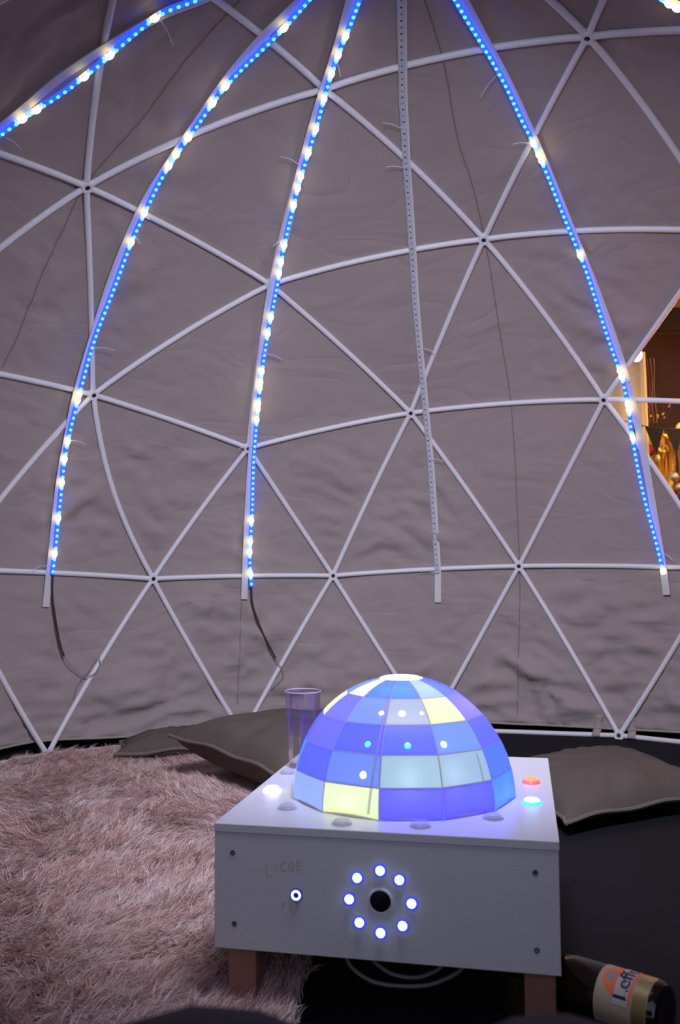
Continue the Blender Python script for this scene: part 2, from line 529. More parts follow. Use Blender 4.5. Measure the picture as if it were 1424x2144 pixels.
def wrinkle(D, m):
    """radial offset of the canvas for unit directions D, m = closeness to the tubes (0 at a tube)"""
    lon = np.degrees(np.arctan2(D[:, 1], D[:, 0]))
    z = D[:, 2] * R
    warp = np.stack([fbm(D * 3 + 5, 1), fbm(D * 3 + 9, 2), fbm(D * 3 + 13, 3)], 1)
    q = np.stack([lon / 57.3 * 5 + z * 7, z * 9 - lon / 57.3 * 11, D[:, 0] * 2], 1) + warp * 0.9
    ridg = 1 - np.abs(fbm(q * 0.8, 21, 3))
    q2 = np.stack([lon / 57.3 * 11 - z * 3, z * 16, D[:, 0] * 3], 1) + warp * 1.2
    ridg2 = 1 - np.abs(fbm(q2 * 0.9, 33, 2))
    am = np.clip(m * 2.2, 0, 1)
    low = np.clip((0.25 - z) / 0.5, 0, 1)
    patch_ = np.clip(0.40 + 1.4 * vnoise(D * 3.1 + 40, 55), 0.08, 1.0)
    am = am * (patch_ + low * 0.5)
    w_ = (0.024 * (ridg - 0.6) + 0.013 * (ridg2 - 0.6)) * am * (0.8 + low)
    q3 = np.stack([lon / 57.3 * 2.2, z * 13 + lon / 57.3 * 1.3, D[:, 1]], 1) + warp * 0.6
    w_ = w_ + 0.030 * low ** 2 * (1 - np.abs(fbm(q3, 44, 2))) - 0.012 * low ** 2
    return w_


RC = R + 0.0135


def cover_r(flat, D, m):
    return RC * (0.62 + 0.38 * flat) + wrinkle(D, m)


verts, faces, vkey = [], [], {}
for t in TRIS:
    if set(t) in OPEN:
        continue
    A, B, C = (NP[i] for i in t)
    N = 42 if (A + B + C) @ VIEW > -0.3 else 10
    bary = [(i, j) for i in range(N + 1) for j in range(N + 1 - i)]
    bi = {b: k for k, b in enumerate(bary)}
    if max(A[2], B[2], C[2]) * R < -0.3:
        continue
    L = np.array([(i / N, j / N, 1 - (i + j) / N) for i, j in bary])
    X = L[:, :1] * A + L[:, 1:2] * B + L[:, 2:] * C
    fl = np.linalg.norm(X, axis=1)
    D = X / fl[:, None]
    mm = L.min(1) * 3
    r_ = cover_r(fl, D, mm)
    Pw = D * r_[:, None]
    loc = []
    for k in range(len(bary)):
        ky = tuple(np.round(D[k], 5))
        if ky not in vkey:
            vkey[ky] = len(verts)
            verts.append(Pw[k])
        loc.append(vkey[ky])
    nrm = np.cross(B - A, C - A) @ A
    for i, j in bary:
        if i + j < N:
            f1 = (loc[bi[(i, j)]], loc[bi[(i + 1, j)]], loc[bi[(i, j + 1)]])
            faces.append(f1 if nrm < 0 else f1[::-1])
        if i + j < N - 1:
            f2 = (loc[bi[(i + 1, j)]], loc[bi[(i + 1, j + 1)]], loc[bi[(i, j + 1)]])
            faces.append(f2 if nrm < 0 else f2[::-1])
verts = np.array(verts)
# cut the cloth at its hem
vl = np.degrees(np.arctan2(verts[:, 1], verts[:, 0]))
hz = hem_z(vl)
below = verts[:, 2] < hz
faces = [f for f in faces if not (below[f[0]] and below[f[1]] and below[f[2]])]
verts[:, 2] = np.maximum(verts[:, 2], hz)
used = sorted({i for f in faces for i in f})
rm = {a: b for b, a in enumerate(used)}
mb = MB()
mb.add(verts[used], [tuple(rm[i] for i in f) for f in faces])
cover = mb.build('wall_back', M_canvas)
cover.data.set_sharp_from_angle(angle=pi)
so = cover.modifiers.new('thickness', 'SOLIDIFY')
so.thickness = 0.0015
so.offset = -1
tag(cover, 'beige canvas cover stretched over the dome', None, None, 'structure')

INV = [(t, np.linalg.inv(np.array([NP[t[0]], NP[t[1]], NP[t[2]]]).T)) for t in TRIS]


def on_cover(ll, lift=0.0):
    d = sphp(ll, 1.0)
    for t, iv in INV:
        l = iv @ d
        if l.min() > -1e-6:
            l = l / l.sum()
            X = l[0] * NP[t[0]] + l[1] * NP[t[1]] + l[2] * NP[t[2]]
            fl = np.linalg.norm(X)
            return d * (cover_r(np.array([fl]), d[None], np.array([l.min() * 3]))[0] - lift)
    return d * (RC - lift)


for sl in SEAM:
    P = catmull(sl, len(sl) * 5)
    P = [on_cover(p, 0.0012) for p in P]
    MB().tube(P, 0.0019, 5).build('seam', M_seam, cover)
P = [on_cover((a, math.degrees(math.asin(hem_z(a) / R))), 0.003) for a in np.linspace(-66, 46, 160)]
MB().tube(P, 0.0045, 6).build('hem', M_hem, cover)
for (a, b) in ((-45.4, 0.0), (-49.1, 0.4)):
    mb = MB()
    zz = np.linspace(-0.262, -0.349, 7)
    P = np.array([[sphp((a + s * 0.48 + 0.06 * i * (1 if a > -47 else -0.6), math.degrees(math.asin(z / R))), R - 0.004 + 0.012 * math.sin(i * 0.55) - (0.0 if i < 5 else 0.012)) for s in (-1, 0, 1)] for i, z in enumerate(zz)])
    mb.grid(P)
    o = mb.build('fabric_tie', M_hem, cover)
    so = o.modifiers.new('t', 'SOLIDIFY')
    so.thickness = 0.002

# ------------------------------------------------------------------ dome frame
frame = thing('geodesic_dome', 'white tube skeleton of the geodesic dome inside the beige canvas', 'dome', (0, 0, ZF))
ft = V3(0, 0, ZF)
TR = 0.0105
for a, b in EDGE:
    t = np.linspace(0, 1, 13)[:, None]
    Lp = NP[a] * (1 - t) + NP[b] * t
    S = Lp / np.linalg.norm(Lp, axis=1, keepdims=True)
    bl = BULGE.get((a, b), 0.8)
    P = (Lp + (S - Lp) * bl) * R
    d = P[-1] - P[0]
    d /= np.linalg.norm(d)
    sdv = np.cross(P / R, d)
    P = P + sdv * (BEND.get((a, b), 0.0) * np.sin(pi * t))
    P[0] += d * 0.012
    P[-1] -= d * 0.012
    MB().tube(P - ft, TR, 10).build('tube', M_pipe, frame)
hub_me = None
hubs = sorted({i for e in EDGE for i in e})
for i in hubs:
    n = -NP[i]
    rot = Vector(n).to_track_quat('Z', 'Y').to_matrix().to_4x4()
    mw = Matrix.Translation(Vector(NP[i] * R - ft)) @ rot
    if hub_me is None:
        hub_me = MB().lathe([(0.0195, -0.011), (0.0215, -0.009), (0.0215, 0.0105), (0.0195, 0.0130), (0.0095, 0.0130), (0.0085, 0.0090)], 20).build('hub', M_pipe, frame)
        bolt = MB().lathe([(0.0082, 0.004), (0.0082, 0.0105), (0.004, 0.0110)], 12).build('bolt', M_bolt, hub_me)
        hub_me.matrix_local = mw
    else:
        h = dup(hub_me, 'hub', frame, mw)
        dup(bolt, 'bolt', h)

# ------------------------------------------------------------------ LED strips
PITCH = 0.0236
STRIP_LABEL = {
    1: 'lit blue and yellow LED strip slanting across the upper left corner on a pale slat',
    2: 'lit LED strip nearest the left edge, curving down to a brown cable above the rug',
    3: 'lit blue and yellow LED strip running down the middle left, ending above the cup',
    4: 'unlit grey LED strip on a white slat, the only one that is switched off',
    5: 'mostly blue lit LED strip passing the open window, its last light yellow',
    6: 'short end of a lit LED strip in the upper right corner',
}
led_proto = {}
led_b = MB().lathe([(0.0056, 0), (0.0056, 0.0015), (0.0044, 0.0032), (0.0018, 0.0040)], 10)
led_w = MB().lathe([(0.0092, 0), (0.0096, 0.002), (0.0074, 0.0056), (0.0030, 0.0074)], 12)
led_o = MB().box((-0.0030, -0.0030, 0), (0.0030, 0.0030, 0.0015))
res_o = MB().box((-0.0030, -0.0022, 0), (0.0030, 0.0022, 0.0016))
for k in STRIP:
    lp, sp = STRIP[k]
    P0 = np.array([sphp(q, R - 0.031) for q in lp])
    S0 = np.array([sphp(q, R - 0.0195) for q in sp])
    if k == 6 or k == 1:
        base = P0[0]
    else:
        base = S0[0]
    root = thing('led_strip', STRIP_LABEL[k], 'led strip', tuple(base), 'LED strips hung down the inside of the dome')
    # backing slat
    S = catmull(S0, 90)
    t, n, s = frames(S)
    hw, ht = 0.0140, 0.0016
    prof = [(-hw, -ht), (hw, -ht), (hw, ht), (-hw, ht)]
    mb = MB()
    vs = [S[i] + s[i] * a + n[i] * b - base for i in range(len(S)) for a, b in prof]
    fs = [(i * 4 + j, i * 4 + (j + 1) % 4, (i + 1) * 4 + (j + 1) % 4, (i + 1) * 4 + j) for i in range(len(S) - 1) for j in range(4)]
    fs += [(3, 2, 1, 0), tuple((len(S) - 1) * 4 + j for j in range(4))]
    mb.add(vs, fs)
    mb.build('slat', M_slat, root, smooth=False)
    # sleeve and LEDs
    Pd = catmull(P0, 800)
    if k == 4:
        Pd = Pd - (-Pd / np.linalg.norm(Pd, axis=1, keepdims=True)) * 0.0045
    cl = np.r_[0, np.cumsum(np.linalg.norm(np.diff(Pd, axis=0), axis=1))]
    nl = int(cl[-1] / PITCH)
    at_ = lambda q: np.stack([np.interp(q, cl, Pd[:, c]) for c in range(3)], 1)
    mid = at_((np.arange(nl) + 0.5) * PITCH)
    lat = np.degrees(np.arcsin(mid[:, 2] / np.linalg.norm(mid, axis=1)))
    typ = np.zeros(nl, int)
    if k != 4:
        for wl in WARM.get(k, []):
            typ[np.argmin(np.abs(lat - wl))] = 1
    sub = 2
    E_ = at_(np.arange(nl * sub + 1) * PITCH / sub)
    t, n, s = frames(E_)
    hexa = [(-0.0085, 0.0), (-0.0065, 0.0042), (0.0065, 0.0042), (0.0085, 0.0), (0.0065, -0.0036), (-0.0065, -0.0036)]
    vs = [E_[i] + s[i] * a + n[i] * b - base for i in range(len(E_)) for a, b in hexa]
    mb = MB()
    fb = {0: [], 1: [], 2: []}
    for i in range(len(E_) - 1):
        li = i // sub
        if k == 4:
            mi = 0
        elif typ[li]:
            mi = 1
        else:
            nb = typ[max(0, li - 1)] if i % sub == 0 else typ[min(nl - 1, li + 1)]
            mi = 2 if nb else 0
        for j in range(6):
            fb[mi].append((i * 6 + j, i * 6 + (j + 1) % 6, (i + 1) * 6 + (j + 1) % 6, (i + 1) * 6 + j))
    mb.add(vs, fb[0] + fb[1] + fb[2])
    mb.mi = [0] * len(fb[0]) + [1] * len(fb[1]) + [2] * len(fb[2])
    mb.f += [(5, 4, 3, 2, 1, 0), tuple((len(E_) - 1) * 6 + j for j in range(6))]
    mb.mi += [0, 0]
    mb.build('sleeve', [M_sleeve_off] if k == 4 else [M_sleeve_b, M_sleeve_w, M_sleeve_m], root, smooth=False)
    tm, nm_, sm_ = frames(mid)
    for i in range(nl):
        if k == 4:
            kind = 'o' if i % 2 == 0 else 'r'
        else:
            kind = 'w' if typ[i] else 'b'
        Mx = Matrix((Vector(sm_[i]), Vector(tm[i]), Vector(nm_[i]))).transposed().to_4x4()
        if kind == 'w':
            Mx = Mx @ Matrix.Diagonal((0.95, 1.45, 1, 1))
        Mx = Matrix.Translation(Vector(mid[i] - base + nm_[i] * 0.0040)) @ Mx
        if kind not in led_proto:
            b_, mt, nm2 = {'w': (led_w, M_led_w, 'led'), 'b': (led_b, M_led_b, 'led'), 'o': (led_o, M_led_off, 'led'), 'r': (res_o, M_chip, 'resistor')}[kind]
            led_proto[kind] = b_.build(nm2, mt, root)
            led_proto[kind].matrix_local = Mx
        else:
            c = dup(led_proto[kind], 'resistor' if kind == 'r' else 'led', root, Mx)
    for a, b in TIES.get(k, []):
        p, q = sphp(a, R - 0.031), sphp(b, R - 0.043)
        d = np.linalg.norm(q - p)
        mid_ = (p + q) / 2 + V3(0, 0, 0.10 * d) - p / R * d * 0.05
        i = np.argmin(np.linalg.norm(E_ - p, axis=1))
        mb = MB()
        mb.tube(catmull([p, mid_, q], 9) - base, 0.0013, 5)
        ring = [E_[i] + s[i] * 0.0098 * math.cos(x) + n[i] * (0.0060 * math.sin(x)) - base for x in np.linspace(0, 2 * pi, 17)]
        mb.tube(ring, 0.0012, 5, cap=False)
        mb.build('zip_tie', M_tie, root)
    if k in CABLES:
        c0, c1 = CABLES[k]
        P = catmull([sphp(q, R - 0.030) for q in c0], 40)
        MB().tube(P - base, 0.0042, 8).build('cable', M_brown, root, label='brown cable')
        rr = np.full(len(c1), R - 0.030)
        rr[1::2] -= 0.004
        P = catmull([sphp(q, r_) for q, r_ in zip(c1, rr)], 60)
        MB().tube(P - base, 0.0017, 6).build('lead_wire', M_wire, root, label='thin grey wire')

# ------------------------------------------------------------------ the box
BA = Vector((0.86645, -0.49907, 0.01364))     # depth axis of the box
BB = Vector((-0.49895, -0.86656, -0.01158))   # width axis, left to right
BU = Vector((-0.01760, -0.00323, 0.99984))    # up axis (the box leans a little on the rug)
BFL = Vector((-0.49663, 0.56970, -0.06372))   # front left top corner
BW, BD, BH = 0.515, 0.576, 0.1852
BROT = Matrix((BB, BA, BU)).transposed()
LEG = 0.2875
base = BFL + BB * (BW / 2) + BA * (BD / 2) - BU * LEG
box = thing('light_box', 'white laminate box on short wooden legs with a ring of blue lights on its front', 'box', base, None, BROT)


def bx(x, y, z):
    """box-surface coordinates (from the front left top corner) to box-local"""
    return (x - BW / 2, y - BD / 2, z + LEG)


TT = 0.0125
MB().box(bx(0, 0, -TT), bx(BW, BD, 0)).build('top_panel', M_lam, box, smooth=False, bevel=0.0008)
g = 0.0008
MB().box(bx(0.001, 0.001, -BH), bx(BW - 0.001, 0.014, -TT - g)).build('front_panel', M_lam, box, smooth=False, bevel=0.0008)
MB().box(bx(0.001, BD - 0.014, -BH), bx(BW - 0.001, BD - 0.001, -TT - g)).build('back_panel', M_lam, box, smooth=False)
for x0 in (0.001, BW - 0.014):
    MB().box(bx(x0, 0.0145, -BH), bx(x0 + 0.013, BD - 0.0145, -TT - g)).build('side_panel', M_lam, box, smooth=False)
for x0, y0 in ((0.0185, 0.016), (BW - 0.0525, 0.016), (0.0185, BD - 0.062), (BW - 0.0525, BD - 0.062)):
    MB().box(bx(x0, y0, -LEG + (0.000 if x0 < .2 else 0.003)), bx(x0 + 0.044, y0 + 0.046, -BH + 0.02)).build('leg', M_wood, box, smooth=False, bevel=0.002)
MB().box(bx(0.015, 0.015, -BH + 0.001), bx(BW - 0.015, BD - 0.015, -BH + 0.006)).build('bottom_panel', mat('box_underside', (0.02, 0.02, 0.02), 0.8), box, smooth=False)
FR = Matrix(((1, 0, 0), (0, 0, -1), (0, 1, 0))).to_4x4()     # lathe axis pointing out of the front


def front_at(x, z, out=0.0):
    return Matrix.Translation(Vector(bx(x, 0.001 - out, z))) @ FR


M_screw = mat('screw_recess', (0.16, 0.13, 0.15), 0.5, metallic=0.5)
sp_ = None
for x, z in ((0.030, -0.043), (0.033, -0.148), (0.481, -0.045), (0.481, -0.152)):
    if sp_ is None:
        sp_ = MB().lathe([(0.0042, 0.0), (0.0042, 0.0006), (0.0028, 0.0008), (0.0014, -0.0002)], 14).build('screw', M_screw, box)
        sp_.matrix_local = front_at(x, z)
    else:
        dup(sp_, 'screw', box, front_at(x, z))
# ring of eight indicator lights
M_ind = mat('indicator_light', (0.6, 0.7, 1.0), 0.3, emit=(0.55, 0.85, 1.6), estr=3.2)
M_indglow = mat('indicator_glow', (0.1, 0.1, 0.6), 0.3, emit=(0.02, 0.02, 1.0), estr=1.0)  # emissive ring standing for the blue glow round each light
ip = None
for x, z in ((0.2575, -0.0555), (0.286, -0.067), (0.3035, -0.0995), (0.290, -0.132), (0.2575, -0.1445), (0.226, -0.132), (0.211, -0.0995), (0.223, -0.068)):
    mw = front_at(x, z)
    if ip is None:
        ip = MB().lathe([(0.0066, 0), (0.0066, 0.0024), (0.0052, 0.0046), (0.0024, 0.0058)], 16).build('indicator_light', M_ind, box)
        ir = MB().lathe([(0.0094, 0), (0.0092, 0.0012), (0.0068, 0.0016), (0.0068, 0)], 18, closed=True).build('rim', M_indglow, ip)
        ip.matrix_local = mw
    else:
        c = dup(ip, 'indicator_light', box, mw)
        dup(ir, 'rim', c)
# round sensor eye in the middle
eye = MB().lathe([(0.0185, 0), (0.0183, 0.0022), (0.0160, 0.0026), (0.0150, 0.0004), (0.0150, 0.0)], 32).build('sensor_eye', M_lam, box)
eye.matrix_local = front_at(0.2575, -0.0995)
MB().lathe([(0.0152, 0.0008), (0.0150, 0.0018), (0.0100, 0.0026), (0.004, 0.0030)], 28).build('lens', mat('lens_black', (0.004, 0.004, 0.012), 0.25), eye, label='black lens')
# power button
pb = MB().lathe([(0.0098, 0), (0.0096, 0.0020), (0.0078, 0.0026), (0.0076, 0.0)], 26).build('power_button', mat('button_metal', (0.02, 0.03, 0.30), 0.3, metallic=0.3, emit=(0.0, 0.01, 0.25), estr=0.6), box)
pb.matrix_local = front_at(0.130, -0.099)
MB().lathe([(0.0076, 0.0020), (0.0074, 0.0032), (0.0044, 0.0032), (0.0042, 0.0020)], 26, closed=True).build('light_ring', mat('light_ring', (0.8, 0.9, 1), 0.3, emit=(0.80, 0.90, 1.3), estr=1.6), pb, label='glowing white ring')
MB().lathe([(0.0042, 0.0018), (0.0040, 0.0026), (0.001, 0.0028)], 18).build('cap', mat('button_cap', (0.02, 0.01, 0.10), 0.4, emit=(0.01, 0.0, 0.12), estr=0.5), pb)
# faded lettering beside the power button: thin flat strokes
M_let = mat('faded_letters', (0.70, 0.62, 0.50), 0.7)
ST = {'L': [((0, 1), (0, 0)), ((0, 0), (.6, 0))], 'I': [((.2, 1), (.2, 0))], 'C': [((.6, .85), (.3, 1)), ((.3, 1), (0, .7)), ((0, .7), (0, .3)), ((0, .3), (.3, 0)), ((.3, 0), (.6, .15))],
      'O': [((.3, 1), (0, .6)), ((0, .6), (.1, .1)), ((.1, .1), (.4, 0)), ((.4, 0), (.6, .4)), ((.6, .4), (.3, 1))],
      'E': [((0, 1), (0, 0)), ((0, 1), (.6, 1)), ((0, .5), (.5, .5)), ((0, 0), (.6, 0))], 'S': [((.5, .9), (.1, .8)), ((.1, .8), (.4, .45)), ((.4, .45), (0, .05))]}


def stroke_text(items, name):
    for ch, x, z, h in items:
        mb = MB()
        for (a, b), (c, d) in ST[ch]:
            p, q = V3(x + a * h, 0, z + b * h), V3(x + c * h, 0, z + d * h)
            dd = (q - p) / np.linalg.norm(q - p)
            nn = V3(-dd[2], 0, dd[0]) * 0.0011
            p, q = p - dd * 0.0008, q + dd * 0.0008
            vs = [p - nn, q - nn, q + nn, p + nn]
            vs = [bx(v[0], 0.0008, v[2]) for v in vs]
            mb.add(vs, [(0, 1, 2, 3)])
        mb.build(name, M_let, box, smooth=False, label='faded ochre lettering')


stroke_text([('L', 0.0835, -0.0735, 0.015), ('I', 0.096, -0.0685, 0.0130), ('C', 0.106, -0.0655, 0.0135), ('O', 0.1185, -0.0640, 0.0125), ('E', 0.1315, -0.0630, 0.0125)], 'lettering')
stroke_text([('S', 0.1065, -0.1215, 0.0105), ('I', 0.119, -0.1210, 0.0085), ('S', 0.1290, -0.1185, 0.0085)], 'lettering')
# cables hanging under the box
for pl, y in (([(0.180, -0.170), (0.192, -0.214), (0.207, -0.233), (0.237, -0.247), (0.277, -0.249), (0.314, -0.245), (0.343, -0.234), (0.371, -0.214), (0.385, -0.170)], 0.07),
              ([(0.222, -0.170), (0.229, -0.212), (0.246, -0.229), (0.268, -0.238), (0.297, -0.239), (0.319, -0.232), (0.341, -0.215), (0.350, -0.170)], 0.08)):
    P = catmull([bx(x, y, z) for x, z in pl], 50)
    MB().tube(P, 0.0030, 8).build('cable', mat('grey_cable', (0.30, 0.28, 0.30), 0.5), box, label='pale grey cable')
# push buttons round the lamp
bez_mb = MB().lathe([(0.0166, 0.0), (0.0166, 0.0018), (0.0150, 0.0042), (0.0128, 0.0050), (0.0126, 0.0030)], 28)
cap_mb = MB().lathe([(0.0124, 0.0030), (0.0122, 0.0062), (0.0105, 0.0080), (0.0060, 0.0088), (0.002, 0.0090)], 24)
bez_lit = {'white': mat('bezel_white', (.9, .8, .9), .2, emit=(1.0, 0.75, 1.0), estr=1.5), 'red': mat('bezel_red', (.8, .2, .2), .2, emit=(1.0, 0.03, 0.05), estr=1.0),
           'cyan': mat('bezel_cyan', (.2, .7, .9), .2, emit=(0.0, 0.50, 1.0), estr=1.2)}
cap_lit = {'white': mat('cap_white', (1, 1, 1), .2, emit=(1.0, 0.88, 1.0), estr=6.0), 'red': mat('cap_red', (.9, .3, .1), .15, emit=(1.0, 0.14, 0.03), estr=1.7),
           'cyan': mat('cap_cyan', (.6, .9, 1), .2, emit=(0.45, 0.95, 1.15), estr=4.0)}
protos = {}
for x, y, c in ((0.033, 0.208, 'white'), (0.089, 0.102, None), (0.194, 0.032, None), (0.313, 0.039, None), (0.419, 0.104, None), (0.479, 0.206, 'cyan'), (0.479, 0.352, 'red'), (0.024, 0.349, None)):
    mw = Matrix.Translation(Vector(bx(x, y, 0)))
    if c is None and None in protos:
        b0, c0 = protos[None]
        q = dup(b0, 'push_button', box, mw)
        dup(c0, 'button_cap', q)
        continue
    b0 = bez_mb.build('push_button', bez_lit.get(c, M_clear), box)
    c0 = cap_mb.build('button_cap', cap_lit.get(c, M_clear), b0)
    b0.matrix_local = mw
    protos[c] = (b0, c0)
    if c:
        b0['label'] = {'white': 'push button lit bright white', 'red': 'push button lit red', 'cyan': 'push button lit cyan'}[c]

# ------------------------------------------------------------------ mosaic dome lamp
LR, LH = 0.193, 0.200
lbase = BFL + BB * 0.2575 + BA * 0.25
lamp = thing('dome_lamp', 'glowing dome lamp of blue, white and yellow square panels on the white box', 'lamp', lbase, None, BROT)
ROWS = [0, 14, 28.5, 43.5, 60, 79]
GAP = 0.0011


def lamp_pt(az, el, am, dr=0.0, lift=0.0):
    """az,el degrees; am = middle of the gore (the gores are partly flat)"""
    f = 1 + 0.75 * (math.cos(math.radians(15)) / math.cos(math.radians(az - am)) - 1)
    c = math.cos(math.radians(el))
    rr = LR / math.cos(math.radians(15)) * (1 + (0.75 * (1 - math.cos(math.radians(15))) * 0.0)) * math.cos(math.radians(15)) * 1.012
    r_ = rr * f * c + dr * c
    z = LH * math.sin(math.radians(el)) + dr * math.sin(math.radians(el)) + lift
    return V3(r_ * math.cos(math.radians(az)), r_ * math.sin(math.radians(az)), z)


PC = {
    (0, 0): (150, 175, 240), (1, 0): (242, 255, 165), (2, 0): (84, 72, 255), (3, 0): (88, 72, 255), (4, 0): (66, 135, 255),
    (0, 1): (75, 85, 255), (1, 1): (98, 128, 222), (2, 1): (158, 190, 180), (3, 1): (158, 186, 182), (4, 1): (64, 108, 255),
    (0, 2): (100, 95, 255), (1, 2): (74, 82, 255), (2, 2): (74, 82, 255), (3, 2): (112, 148, 245), (4, 2): (82, 88, 255),
    (0, 3): (112, 108, 250), (1, 3): (120, 146, 240), (2, 3): (176, 182, 178), (3, 3): (250, 252, 160), (4, 3): (116, 112, 250),
    (0, 4): (250, 252, 236), (1, 4): (66, 110, 255), (2, 4): (66, 120, 255), (3, 4): (180, 204, 255), (4, 4): (78, 98, 250),
}
POOL = [(84, 72, 255), (74, 82, 255), (100, 95, 255), (66, 135, 255), (112, 148, 245), (182, 212, 206), (242, 255, 165)]
pmats = {}


def panel_mat(c):
    if c not in pmats:
        l = s2l(*c)
        if c[2] >= 250 and c[0] < 150:
            l = (l[0], l[1], 3.0)      # the blue cells are over-driven
        m_ = bpy.data.materials.new('lamp_panel')
        m_.use_nodes = True
        nt = m_.node_tree
        b = nt.nodes['Principled BSDF']
        b.inputs['Base Color'].default_value = (0.08, 0.08, 0.11, 1)
        b.inputs['Roughness'].default_value = 0.4
        b.inputs['Specular IOR Level'].default_value = 0.25
        b.inputs['Emission Color'].default_value = (*l, 1)
        b.inputs['Emission Strength'].default_value = 1.15
        tl = nt.nodes.new('ShaderNodeBsdfTranslucent')
        tl.inputs['Color'].default_value = (0.48, 0.52, 0.68, 1)
        mx = nt.nodes.new('ShaderNodeMixShader')
        mx.inputs[0].default_value = 0.22
        nt.links.new(b.outputs[0], mx.inputs[1])
        nt.links.new(tl.outputs[0], mx.inputs[2])
        nt.links.new(mx.outputs[0], nt.nodes['Material Output'].inputs['Surface'])
        pmats[c] = m_
    return pmats[c]


M_rib = mat('lamp_rib', (0.36, 0.34, 0.44), 0.6, emit=(0.12, 0.11, 0.30), estr=0.5)
M_inner = bpy.data.materials.new('clear_inner_face')
M_inner.use_nodes = True
nt = M_inner.node_tree
nt.nodes.remove(nt.nodes['Principled BSDF'])
tt_ = nt.nodes.new('ShaderNodeBsdfTransparent')
nt.links.new(tt_.outputs[0], nt.nodes['Material Output'].inputs['Surface'])
panels = {}
for gi in range(12):
    a0 = -153 + 30 * gi
    am = a0 + 15
    for ri in range(5):
        e0, e1 = ROWS[ri], ROWS[ri + 1]
        c = PC.get((gi, ri)) or POOL[(gi * 3 + ri * 5) % len(POOL)]
        na, ne = 6, 5
        ga = math.degrees(GAP / (LR * math.cos(math.radians((e0 + e1) / 2))))
        ge = math.degrees(GAP / LR)
        outer, inner = np.zeros((ne, na, 3)), np.zeros((ne, na, 3))
        for i in range(ne):
            for j in range(na):
                el = e0 + ge + (e1 - e0 - 2 * ge) * i / (ne - 1)
                az = a0 + ga + (30 - 2 * ga) * j / (na - 1)
                lift = (0.0012 + 0.0030 * (1 - ((az - am) / 15) ** 2)) * (1 - i / (ne - 1)) if ri == 0 else 0
                outer[i, j] = lamp_pt(az, el, am, 0, lift)
                inner[i, j] = lamp_pt(az, el, am, -0.0024, lift)
        mb = MB()
        mb.grid(outer)
        mb.grid(inner, mi=1, flip=True)
        n_ = ne * na
        bd = [(0, j) for j in range(na)] + [(i, na - 1) for i in range(1, ne)] + [(ne - 1, j) for j in range(na - 2, -1, -1)] + [(i, 0) for i in range(ne - 2, 0, -1)]
        ids = [i * na + j for i, j in bd]
        mb.f += [(ids[q], n_ + ids[q], n_ + ids[(q + 1) % len(ids)], ids[(q + 1) % len(ids)]) for q in range(len(ids))]
        mb.mi += [0] * len(ids)
        o = mb.build('panel', [panel_mat(c), M_inner], lamp)
        panels[(gi, ri)] = o
MB().lathe([(0.180, 0.0003), (0.1885, 0.0003), (0.1870, 0.0100), (0.181, 0.0100)], 48, closed=True).build('base_ring', M_edge, lamp)  # ring added to stop light leaking out under the panels
# ribs: upright and level bars in the joints
for gi in range(12):
    az = -153 + 30 * gi
    pts = [lamp_pt(az, el, az - 15, -0.0013, 0.0012 if el == 0 else 0) for el in np.linspace(0, 79, 14)]
    MB().tube(pts, 0.0014, 6).build('rib', M_rib, lamp)
for e in ROWS[1:5]:
    pts = []
    for gi in range(12):
        for j in range(6):
            az = -153 + 30 * gi + 5 * j
            pts.append(lamp_pt(az, e, -138 + 30 * gi, -0.0013))
    pts.append(pts[0])
    MB().tube(pts, 0.0014, 6, cap=False).build('ring_rib', M_rib, lamp)
# crown disc
prof = [(0.037, LH * math.sin(math.radians(79)) - 0.004), (0.038, LH * math.sin(math.radians(79)) + 0.0005), (0.030, LH * 0.996), (0.015, LH * 1.001), (0.002, LH * 1.002)]
MB().lathe(prof, 30).build('crown', mat('lamp_crown', (.8, .9, 1), .3, emit=(0.70, 1.0, 1.25), estr=1.7), lamp, label='blown out white crown of the lamp')
# little lights showing through the panels
dot_m = {'w': mat('dot_white', (1, 1, 1), .3, emit=(0.75, 0.95, 1.1), estr=1.8), 'c': mat('dot_cyan', (.3, .8, 1), .3, emit=(0.02, 0.62, 1.1), estr=1.2)}
for az, el, c, rr in ((-97.5, 50, 'w', .0048), (-82, 50, 'w', .0062), (-67, 50, 'w', .0032), (-102, 33, 'c', .0055), (-79, 33, 'c', .0058), (-58, 33, 'w', .0058), (-102, 19, 'w', .0062)):
    gi = int((az + 153) // 30)
    ri = max(i for i in range(5) if ROWS[i] <= el)
    p = lamp_pt(az, el, -138 + 30 * gi)
    d = Vector(p).normalized()
    mw = Matrix.Translation(Vector(p) - d * 0.001) @ d.to_track_quat('Z', 'Y').to_matrix().to_4x4()
    o = MB().lathe([(rr, 0), (rr * 0.9, 0.0016), (rr * 0.4, 0.0022)], 14).build('led', dot_m[c], panels[(gi, ri)])
    o.matrix_local = mw
# lights just behind the translucent panels
for az, el, c, e in ((-79, 18, (0.85, 1.0, 0.9), 90), (-56, 19, (0.85, 1.0, 0.95), 70), (-103, 67, (0.05, 0.65, 1.0), 80), (-80, 67, (0.05, 0.65, 1.0), 80), (-27, 68, (0.05, 0.65, 1.0), 80), (-52, 70, (0.9, 0.95, 1.0), 60), (-110, 6, (1.0, 1.0, 0.75), 60), (-40, 10, (0.05, 0.4, 1.0), 40), (-15, 6, (0.05, 0.55, 1.0), 80)):
    gi = int((az + 153) // 30)
    ri = max(i for i in range(5) if ROWS[i] <= el)
    p = lamp_pt(az, el, -138 + 30 * gi, -0.022)
    mw = Matrix.Translation(Vector(p))
    o = MB().lathe([(0.001, -0.004), (0.0036, -0.002), (0.004, 0), (0.0036, 0.002), (0.001, 0.004)], 10).build('led', mat('inner_led', c, .3, emit=c, estr=e * 0.6), panels[(gi, ri)])
    o.matrix_local = mw
